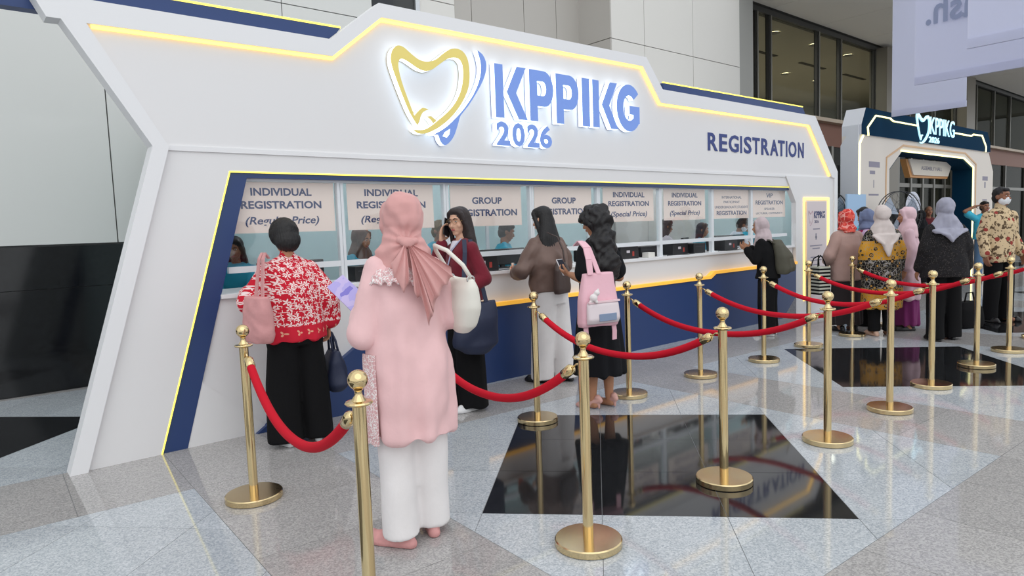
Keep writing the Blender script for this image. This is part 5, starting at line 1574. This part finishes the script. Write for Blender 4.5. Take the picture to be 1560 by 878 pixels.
# ---------------------------------------------------------------- woman with backpack
p = Person('woman in mauve headscarf and black clothes with an olive backpack at the last window', (3.27, 8.60), 58, 1.52, lean=0.07, pitch=8, yaw=6, voxel=0.009)
p.arm('L', (-0.22, 0.12, 1.06), (-0.12, 0.26, 1.20), (0.2, 0.8, 0.5), (0.5, 0, 0.5), 0.6)
p.arm('R', (0.22, 0.10, 1.06), (0.12, 0.26, 1.21), (-0.2, 0.8, 0.5), (-0.5, 0, 0.5), 0.6)
p.body(m_skB)
p.top('blouse', c_blk, widen([(0.80, 0.195, 0.15)]+STD, 1.08), (0.070, 0.068, 0.056, 0.9), disp=waves(33, 0.005, 18))
p.pants('trousers', c_blk, 0.04, 0.12, 0.11, 0.11, disp=folds(0.005, 5, 0.1, 0.8))
p.shoes(m_shw, h=0.05)
p.hijab(c_msc, 0.26, 0, True, 0.15, 35)
m_olive = M('olive_nylon', (76, 74, 62), 0.7, bump=(16, 0.35))
bg = thing('backpack', 'olive grey backpack worn by the woman at the last window', 'backpack', p.world((0.03, -0.17, 0.86)), math.radians(58))
def bb(mb):
    mb.loft([(0, -0.03, 0, 0.15, 0.085), (0, -0.035, 0.06, 0.165, 0.11), (0, -0.02, 0.22, 0.155, 0.10), (0, 0.02, 0.36, 0.12, 0.075), (0, 0.05, 0.42, 0.07, 0.045)], 28, pw=2.8)
blob('bag_body', bg, m_olive, bb, 0.010, 10, waves(37, 0.009, 20))
blob('front_pocket', bg, m_olive, lambda mb: mb.loft([(0, -0.12, 0.03, 0.11, 0.035), (0, -0.125, 0.08, 0.115, 0.04), (0, -0.10, 0.19, 0.10, 0.035)], 24, pw=3), 0.010, 3)
for x in (-0.10, 0.10):
    strap(bg, [((x, 0.06, 0.38), (1, 0, 0)), ((x*1.1, 0.13, 0.43), (1, 0, 0)), ((x*1.15, 0.24, 0.40), (1, 0, 0)), ((x*1.2, 0.29, 0.25), (1, 0, 0)), ((x*1.5, 0.20, 0.08), (1, 0, 0))], 0.05, m_olive, 0.010, 'shoulder_strap')

# ---------------------------------------------------------------- the group on the right
FV = 0.0095
p = Person('woman in red printed headscarf and taupe blouse, back turned', (4.33, 8.72), 12, 1.56, voxel=FV, foot=(0.11, 0.11))
p.arm('L', (-0.27, -0.02, 1.05), (-0.18, 0.16, 0.95), None, (1, 0, 0), 0.6)
p.arm('R', (0.25, 0.0, 1.06), (0.16, 0.2, 1.0), None, (-1, 0, 0), 0.6)
p.body(m_skB, face=False)
p.top('blouse', c_taupe, [(0.70, 0.222, 0.17), (0.86, 0.215, 0.165), (1.02, 0.208, 0.155), (1.18, 0.205, 0.15), (1.30, 0.182, 0.118), (1.375, 0.10, 0.08)], (0.080, 0.085, 0.070, 0.8), disp=waves(41, 0.005, 15), collar=0.03)
p.skirt('skirt', cloth('dark_brown_skirt', (44, 38, 40)), [(0.10, 0.21, 0.19), (0.4, 0.21, 0.18), (0.7, 0.20, 0.16), (0.85, 0.19, 0.145)], disp=folds(0.012, 9, 0.1, 0.7))
p.shoes(m_shb)
p.hijab(c_rsc, 0.10, 0, True, 0.10, 43)
bg = thing('tote_bag', 'black and white striped bag beside the taupe blouse', 'bag', p.world((-0.36, 0.10, 0.52)), math.radians(12))
mb = MB()
for i in range(8):
    mb.box((-0.08, -0.13, i*0.045), (0.08, 0.13, i*0.045+0.0225), 0); mb.box((-0.08, -0.13, i*0.045+0.0225), (0.08, 0.13, (i+1)*0.045), 1)
obj('bag_body', mb, [c_blk, cloth('stripe_cream', (196, 196, 184))], bg)
for x in (-0.06, 0.06):
    obj('handle', MB().tube([(x, -0.07, 0.355), (x*0.6, -0.045, 0.46), (0.02+x*0.2, 0.0, 0.50), (x*0.6, 0.045, 0.46), (x, 0.07, 0.355)], 0.008, 8), c_blk, bg, smooth=True)

p = Person('woman in blue grey headscarf and magenta top partly hidden behind the red headscarf', (4.80, 9.12), 55, 1.56, voxel=FV, yaw=-15)
p.hang('L').hang('R').body(m_skB)
p.top('tunic', cloth('lilac_tunic', (196, 170, 204)), [(0.55, 0.21, 0.16), (0.8, 0.2, 0.15), (1.02, 0.185, 0.135), (1.18, 0.185, 0.13), (1.30, 0.168, 0.105), (1.37, 0.085, 0.07)], (0.068, 0.062, 0.055, 0.9), disp=waves(45, 0.004, 16))
p.top('shawl', cloth('magenta_shawl', (156, 34, 84)), [(1.16, 0.215, 0.158), (1.28, 0.20, 0.135), (1.37, 0.11, 0.09)], None, disp=waves(46, 0.005, 30))
p.pants('trousers', c_blk, 0.03)
p.shoes(m_shb)
p.hijab(c_bsc, 0.12, 0, True, 0.10, 47)

p = Person('staff man in blue tshirt mostly hidden behind the oyster headscarf', (5.12, 9.80), 30, 1.60, voxel=FV, male=True, pitch=15)
p.hang('L').hang('R').body(m_skC, face=False)
p.top('tshirt', c_teal, widen(STD, 1.12), (0.072, 0.08, 0.07, -0.2), disp=waves(48, 0.004, 16))
p.pants('jeans', c_jean, 0.03, 0.10, 0.08, 0.07)
p.shoes(m_shb)
p.hair_short(m_hair, 1.0)

p = Person('woman in long oyster headscarf and black and mustard batik tunic, back turned', (4.54, 8.27), -6, 1.585, voxel=FV, foot=(0.09, 0.09))
p.hang('L', 0.05).hang('R', 0.05).body(m_skB, face=False)
p.top('batik_tunic', c_bat, [(0.36, 0.245, 0.185), (0.55, 0.245, 0.185), (0.80, 0.24, 0.18), (1.02, 0.225, 0.165), (1.18, 0.212, 0.15), (1.30, 0.182, 0.115), (1.37, 0.09, 0.075)], (0.075, 0.078, 0.075, 0.85), disp=both(waves(51, 0.005, 14), folds(0.008, 7, 0.36, 1.0)))
p.pants('trousers', c_blk, 0.06, 0.10, 0.085, 0.075)
p.shoes(m_beigeS, h=0.03)
p.hijab(c_beige, 0.30, 0.34, False, 0.175, 53, taily=0.145)

p = Person('woman in pale pink headscarf and pink dress seen from the side', (5.05, 8.62), 70, 1.565, voxel=FV, pitch=6, yaw=4)
p.hang('L').arm('R', (0.22, 0.05, 1.05), (0.12, 0.22, 1.0), None, (-1, 0, 0), 0.6).body(m_skB)
p.top('tunic', c_lpink, [(0.42, 0.205, 0.17), (0.6, 0.20, 0.165), (0.85, 0.195, 0.16), (1.02, 0.185, 0.145), (1.18, 0.185, 0.14), (1.30, 0.168, 0.108), (1.37, 0.085, 0.07)], (0.070, 0.068, 0.06, 0.9), disp=both(waves(55, 0.005, 16), folds(0.006, 6, 0.4, 1.0)))
p.skirt('skirt', c_mag, [(0.07, 0.17, 0.16), (0.3, 0.175, 0.155), (0.7, 0.18, 0.15)], disp=folds(0.012, 9, 0.05, 0.6))
p.shoes(m_shb)
p.hijab(c_lsc, 0.28, 0, True, 0.17, 57)

p = Person('woman in grey headscarf and dark lace jacket with black trousers, back turned', (5.02, 7.82), -8, 1.64, voxel=FV, foot=(0.11, 0.11), stride=(-0.05, 0.05))
p.hang('L', 0.09).hang('R', 0.09).body(m_skB, face=False)
p.top('lace_jacket', c_lace, [(0.74, 0.262, 0.19), (0.86, 0.252, 0.185), (1.02, 0.232, 0.17), (1.18, 0.218, 0.155), (1.30, 0.188, 0.12), (1.37, 0.09, 0.075)], (0.085, 0.088, 0.080, 0.85), disp=waves(61, 0.006, 15))
p.pants('trousers', c_blk, 0.03, 0.115, 0.10, 0.10, disp=folds(0.005, 5, 0.1, 0.8), hip=(0.19, 0.14))
p.shoes(m_shb)
p.hijab(c_gsc, 0.30, 0.21, False, 0.200, 63, taily=0.150)
gw = p

p = Person('masked man in cream floral batik shirt at the right edge', (6.52, 9.02), 192, 1.79, voxel=FV, male=True, yaw=8, foot=(0.12, 0.12))
p.hang('L', 0.08).hang('R', 0.08).body(m_skC, mask=True)
p.top('batik_shirt', c_batm, [(0.74, 0.195, 0.14), (0.86, 0.192, 0.14), (1.02, 0.185, 0.135), (1.20, 0.195, 0.14), (1.31, 0.175, 0.11), (1.385, 0.09, 0.075)], (0.070, 0.066, 0.058, 0.95), disp=waves(65, 0.004, 15), collar=0.03)
p.pants('trousers', c_blk, 0.03, 0.11, 0.09, 0.085)
p.shoes(m_shb)
p.hair_short(m_hair, 0.96)

g = G(1497, 430)
p = Person('smiling man in bright blue tshirt with one arm raised to his head', (g[0], g[1]), 178, 1.70, voxel=FV, male=True)
p.arm('R', (0.42, 0.05, 1.46), (0.20, 0.04, 1.56), (-1, 0, 0.1), (0, 0.3, -1), 0.5).hang('L').body(m_skC)
p.top('tshirt', c_teal, widen(STD, 1.12), (0.072, 0.082, 0.07, -0.35), disp=waves(67, 0.004, 16))
p.pants('jeans', c_jean, 0.03, 0.105, 0.085, 0.075)
p.shoes(m_shb)
p.hair_short(m_hair, 0.97)

g = G(1413, 424)
p = Person('man in maroon shirt standing far back in the arch opening', (g[0], g[1]), 170, 1.66, voxel=0.011, male=True)
p.hang('L').hang('R').body(m_skC)
p.top('shirt', cloth('maroon_shirt', (96, 36, 44)), widen(STD, 1.15), (0.075, 0.07, 0.06, 0.3), disp=waves(69, 0.004, 16))
p.pants('trousers', c_blk, 0.03)
p.shoes(m_shb)
p.hair_short(M('hair_grey', (84, 74, 70), 0.6), 0.93, 0, False)

g = G(1401, 440)
p = Person('woman in black dress and dark headscarf far behind the pink dress', (g[0], g[1]), 20, 1.55, voxel=0.011)
p.hang('L').hang('R').body(m_skC, face=False)
p.top('dress', c_blk, [(0.15, 0.21, 0.2), (0.6, 0.2, 0.17)]+STD, (0.07, 0.065, 0.055, 0.9))
p.shoes(m_shb)
p.hijab(c_blk2, 0.25, 0, False, 0.17, 73)

bg = thing('handbag', 'black bag standing on the floor behind the grey headscarf woman', 'bag', (5.85, 8.6, 0.0), 0.4)
blob('bag_body', bg, c_blk, lambda mb: mb.loft([(0, 0, 0.003, 0.19, 0.09), (0, 0, 0.06, 0.21, 0.10), (0, 0, 0.24, 0.20, 0.09), (0, 0, 0.34, 0.15, 0.05)], 28, pw=3), 0.012, 2, waves(75, 0.006, 20))
obj('handle', MB().tube([(-0.1, 0, 0.32), (-0.06, 0, 0.45), (0.06, 0, 0.45), (0.1, 0, 0.32)], 0.010, 8), c_blk, bg, smooth=True)

# ---------------------------------------------------------------- staff behind the glass
def staff(label, px, py, n, H, heading, male, hairf, top_m, skinm, lean=0.05, pitch=12, yaw=0, face=True, seed=80, glasses=False, mask=False):
    u, z = W(px, py, n)
    q = BW(u, n)
    H = H or z*1.65/1.54
    p = Person(label, (q[0], q[1], 0.012), heading, H, voxel=0.0095, male=male, lean=lean, pitch=pitch, yaw=yaw, group='staff behind the counter')
    p.arm('L', (-0.22, 0.12+lean, 1.08), (-0.16, 0.34, 1.12), None, (0, 0, -1), 0.3).arm('R', (0.22, 0.12+lean, 1.08), (0.16, 0.34, 1.12), None, (0, 0, -1), 0.3)
    p.body(skinm, face=face, glasses=glasses, mask=mask)
    p.top('tshirt', top_m, widen(STD, 1.1), (0.072, 0.08, 0.06, -0.15), disp=waves(seed, 0.004, 16))
    p.pants('trousers', c_blk, 0.03)
    p.shoes(m_shb)
    hairf(p)
    return p
c_teals = cloth('teal_staff_shirt', (52, 158, 186))
staff('staff woman with black hair in a blue shirt behind the first window', 362, 385, 1.2, 1.50, 185, False, lambda p: p.hair_long(m_hair, 0.26, 0.10), c_teals, m_skC, seed=81)
staff('staff woman in brown headscarf behind the second window, left of the pink headscarf', 542, 362, 0.95, 1.55, 245, False, lambda p: p.hijab(c_brsc, 0.2, 0, True, 0.14, 82), c_teals, m_skB, seed=82, pitch=20)
staff('staff man with lightened hair in a blue shirt, between two signs beside the phone woman', 663, 352, 1.0, 1.60, 230, True, lambda p: p.hair_short(M('hair_bronze', (96, 78, 44), 0.5), 1.0), c_teals, m_skC, seed=83)
staff('staff man in blue tshirt looking right under the group sign', 762, 352, 1.0, 1.56, 275, True, lambda p: p.hair_short(m_hair, 1.0), c_teal, m_skC, seed=84, pitch=16)
staff('staff woman with long dark hair under the first special price sign, facing right', 1008, 348, 1.0, 1.545, 280, False, lambda p: p.hair_long(m_hair, 0.34, 0.10), cloth('pale_shirt', (206, 200, 208)), m_skC, seed=85)
staff('staff woman with parted brown hair looking down under the second special price sign', 1063, 352, 0.9, 1.47, 250, False, lambda p: p.hair_long(m_hairb, 0.30, 0.10), c_teals, m_skB, seed=86, pitch=8)
staff('staff man in white shirt and face mask leaning over at the student window', 1112, 350, 0.9, 1.56, 270, True, lambda p: p.hair_short(m_hair, 1.0), cloth('white_shirt', (214, 220, 230)), m_skC, lean=0.16, seed=87, pitch=30, mask=True)
staff('staff man with glasses in a blue shirt behind the mauve headscarf', 1134, 350, 1.25, 1.53, 215, True, lambda p: p.hair_short(m_hairb, 1.0), c_teal, m_skB, seed=88, glasses=True)
# ================================================================== FANS AND SMALL BACKGROUND THINGS
def fan(label, px, py, n, r, rz, back=None):
    u, z = W(px, py, n)
    q = BW(u, n)
    o = thing('pedestal_fan', label, 'fan', (q[0], q[1], 0), rz, 'large pedestal fans')
    m_cage = M('fan_cage_black', (30, 32, 36), 0.4)
    obj('base', MB().lathe([(0.26, 0), (0.27, 0.02), (0.25, 0.05), (0.05, 0.08)], 28), m_cage, o, smooth=False)
    obj('pole', MB().lathe([(0.025, 0.06), (0.025, z-0.12)], 14), m_cage, o, smooth=True)
    obj('motor', MB().tube([(0, 0.05, z), (0, 0.08, z), (0, 0.26, z), (0, 0.30, z)], [0.07, 0.11, 0.11, 0.06], 18), m_cage, o, smooth=True)
    obj('bracket', MB().box((-0.03, 0.08, z-0.16), (0.03, 0.16, z-0.08)), m_cage, o)
    mb = MB()
    for rr, yy in ((r, 0.0), (r, 0.08), (r*0.98, -0.05), (r*0.66, -0.10), (r*0.33, -0.12)):
        mb.tube([(rr*math.cos(a), yy, z+rr*math.sin(a)) for a in [2*PI*k/36 for k in range(37)]], 0.008 if rr > r*0.985 else 0.0025, 6)
    for k in range(20):
        a = 2*PI*k/20
        c, s_ = math.cos(a), math.sin(a)
        mb.tube([(0.06*c, -0.12, z+0.06*s_), (r*0.6*c, -0.105, z+r*0.6*s_), (r*c, -0.03, z+r*s_), (r*c, 0.06, z+r*s_), (0.1*c, 0.13, z+0.1*s_)], 0.0018, 5)
    obj('cage', mb, m_cage, o, smooth=True)
    m_bl = M('fan_blade_grey', (150, 160, 176), 0.4)
    for k in range(3):
        a0 = 2*PI*k/3
        mb = MB()
        for j in range(6):
            a, b = a0+j*0.16, a0+(j+1)*0.16
            ya, yb = 0.04-j*0.012, 0.04-(j+1)*0.012
            mb.add([(0.06*math.cos(a), ya, z+0.06*math.sin(a)), (r*0.88*math.cos(a), ya, z+r*0.88*math.sin(a)), (r*0.88*math.cos(b), yb, z+r*0.88*math.sin(b)), (0.06*math.cos(b), yb, z+0.06*math.sin(b)),
                    (0.06*math.cos(a), ya+0.004, z+0.06*math.sin(a)), (r*0.88*math.cos(a), ya+0.004, z+r*0.88*math.sin(a)), (r*0.88*math.cos(b), yb+0.004, z+r*0.88*math.sin(b)), (0.06*math.cos(b), yb+0.004, z+0.06*math.sin(b))],
                   [(0, 1, 2, 3), (7, 6, 5, 4), (0, 4, 5, 1), (1, 5, 6, 2), (2, 6, 7, 3), (3, 7, 4, 0)])
        obj('blade', mb, m_bl, o)
    return o
fan('large black pedestal fan beside the lit poster column', 1262, 324, 0.35, 0.36, math.radians(5))
fan('large black pedestal fan in front of the arch opening', 1372, 327, -0.5, 0.40, math.radians(10))
u, z = W(1390, 318, 0.15)
q = BW(u, 0.15)
o = thing('oval_flag', 'white oval promotional flag with coloured print behind the pale pink headscarf', 'flag', (q[0], q[1], 0), math.radians(8))
obj('pole', MB().lathe([(0.014, 0.02), (0.012, z+0.34)], 10), m_alu, o, smooth=True)
obj('base', MB().lathe([(0.2, 0), (0.2, 0.02), (0.03, 0.03)], 20), m_blk, o)
obj('sheet', MB().prism([(0.17*math.cos(a), z+0.34*math.sin(a)) for a in [2*PI*k/28 for k in range(28)]], -0.018, -0.012), M('flag_white', (214, 218, 232), 0.7), o)
obj('print_mark', MB().prism([(0.03+0.05*math.cos(a), z-0.05+0.13*math.sin(a)) for a in [2*PI*k/16 for k in range(16)]], -0.021, -0.018), M('flag_orange', (208, 140, 120), 0.7), o)
obj('print_mark', MB().prism([(-0.04+0.03*math.cos(a), z+0.05+0.15*math.sin(a)) for a in [2*PI*k/16 for k in range(16)]], -0.021, -0.018), M('flag_blue', (96, 116, 170), 0.7), o)
u0, z1 = W(1283, 297, 0.05); u1, _ = W(1296, 297, 0.05)
o = thing('display_board', 'pale blue display board between the booth column and the arch', 'board', BW((u0+u1)/2, -0.12), BANG)
obj('panel', MB().box((-0.36, 0, 0.25), (0.36, 0.03, z1)), M('board_blue', (160, 192, 224), 0.6), o)
for x in (-0.3, 0.3):
    obj('leg', MB().box((x-0.02, 0.0, 0), (x+0.02, 0.03, 0.25)), m_alu, o)
    obj('foot', MB().box((x-0.02, -0.2, 0), (x+0.02, 0.2, 0.02)), m_alu, o)
# dim shelving seen through the arch
o = thing('equipment_rack', 'dark rack of equipment seen through the left of the arch opening', 'rack', BW(15.2, 1.9), BANG)
for x in (-0.7, 0.7):
    for y in (-0.3, 0.3):
        obj('post', MB().box((x-0.03, y-0.03, 0), (x+0.03, y+0.03, 2.6)), m_blk, o)
for zz in (0.3, 1.0, 1.7, 2.4):
    obj('shelf', MB().box((-0.73, -0.33, zz), (0.73, 0.33, zz+0.03)), m_blk2, o)
for k, (x, zz, w_, h_) in enumerate(((-0.4, 0.33, 0.4, 0.5), (0.25, 0.33, 0.5, 0.4), (-0.3, 1.03, 0.5, 0.45), (0.35, 1.03, 0.35, 0.55), (0.0, 1.73, 0.8, 0.5))):
    obj('case', MB().box((x-w_/2, -0.28, zz), (x+w_/2, 0.28, zz+h_)), (m_blk, m_blk2)[k % 2], o, bevel=0.01)
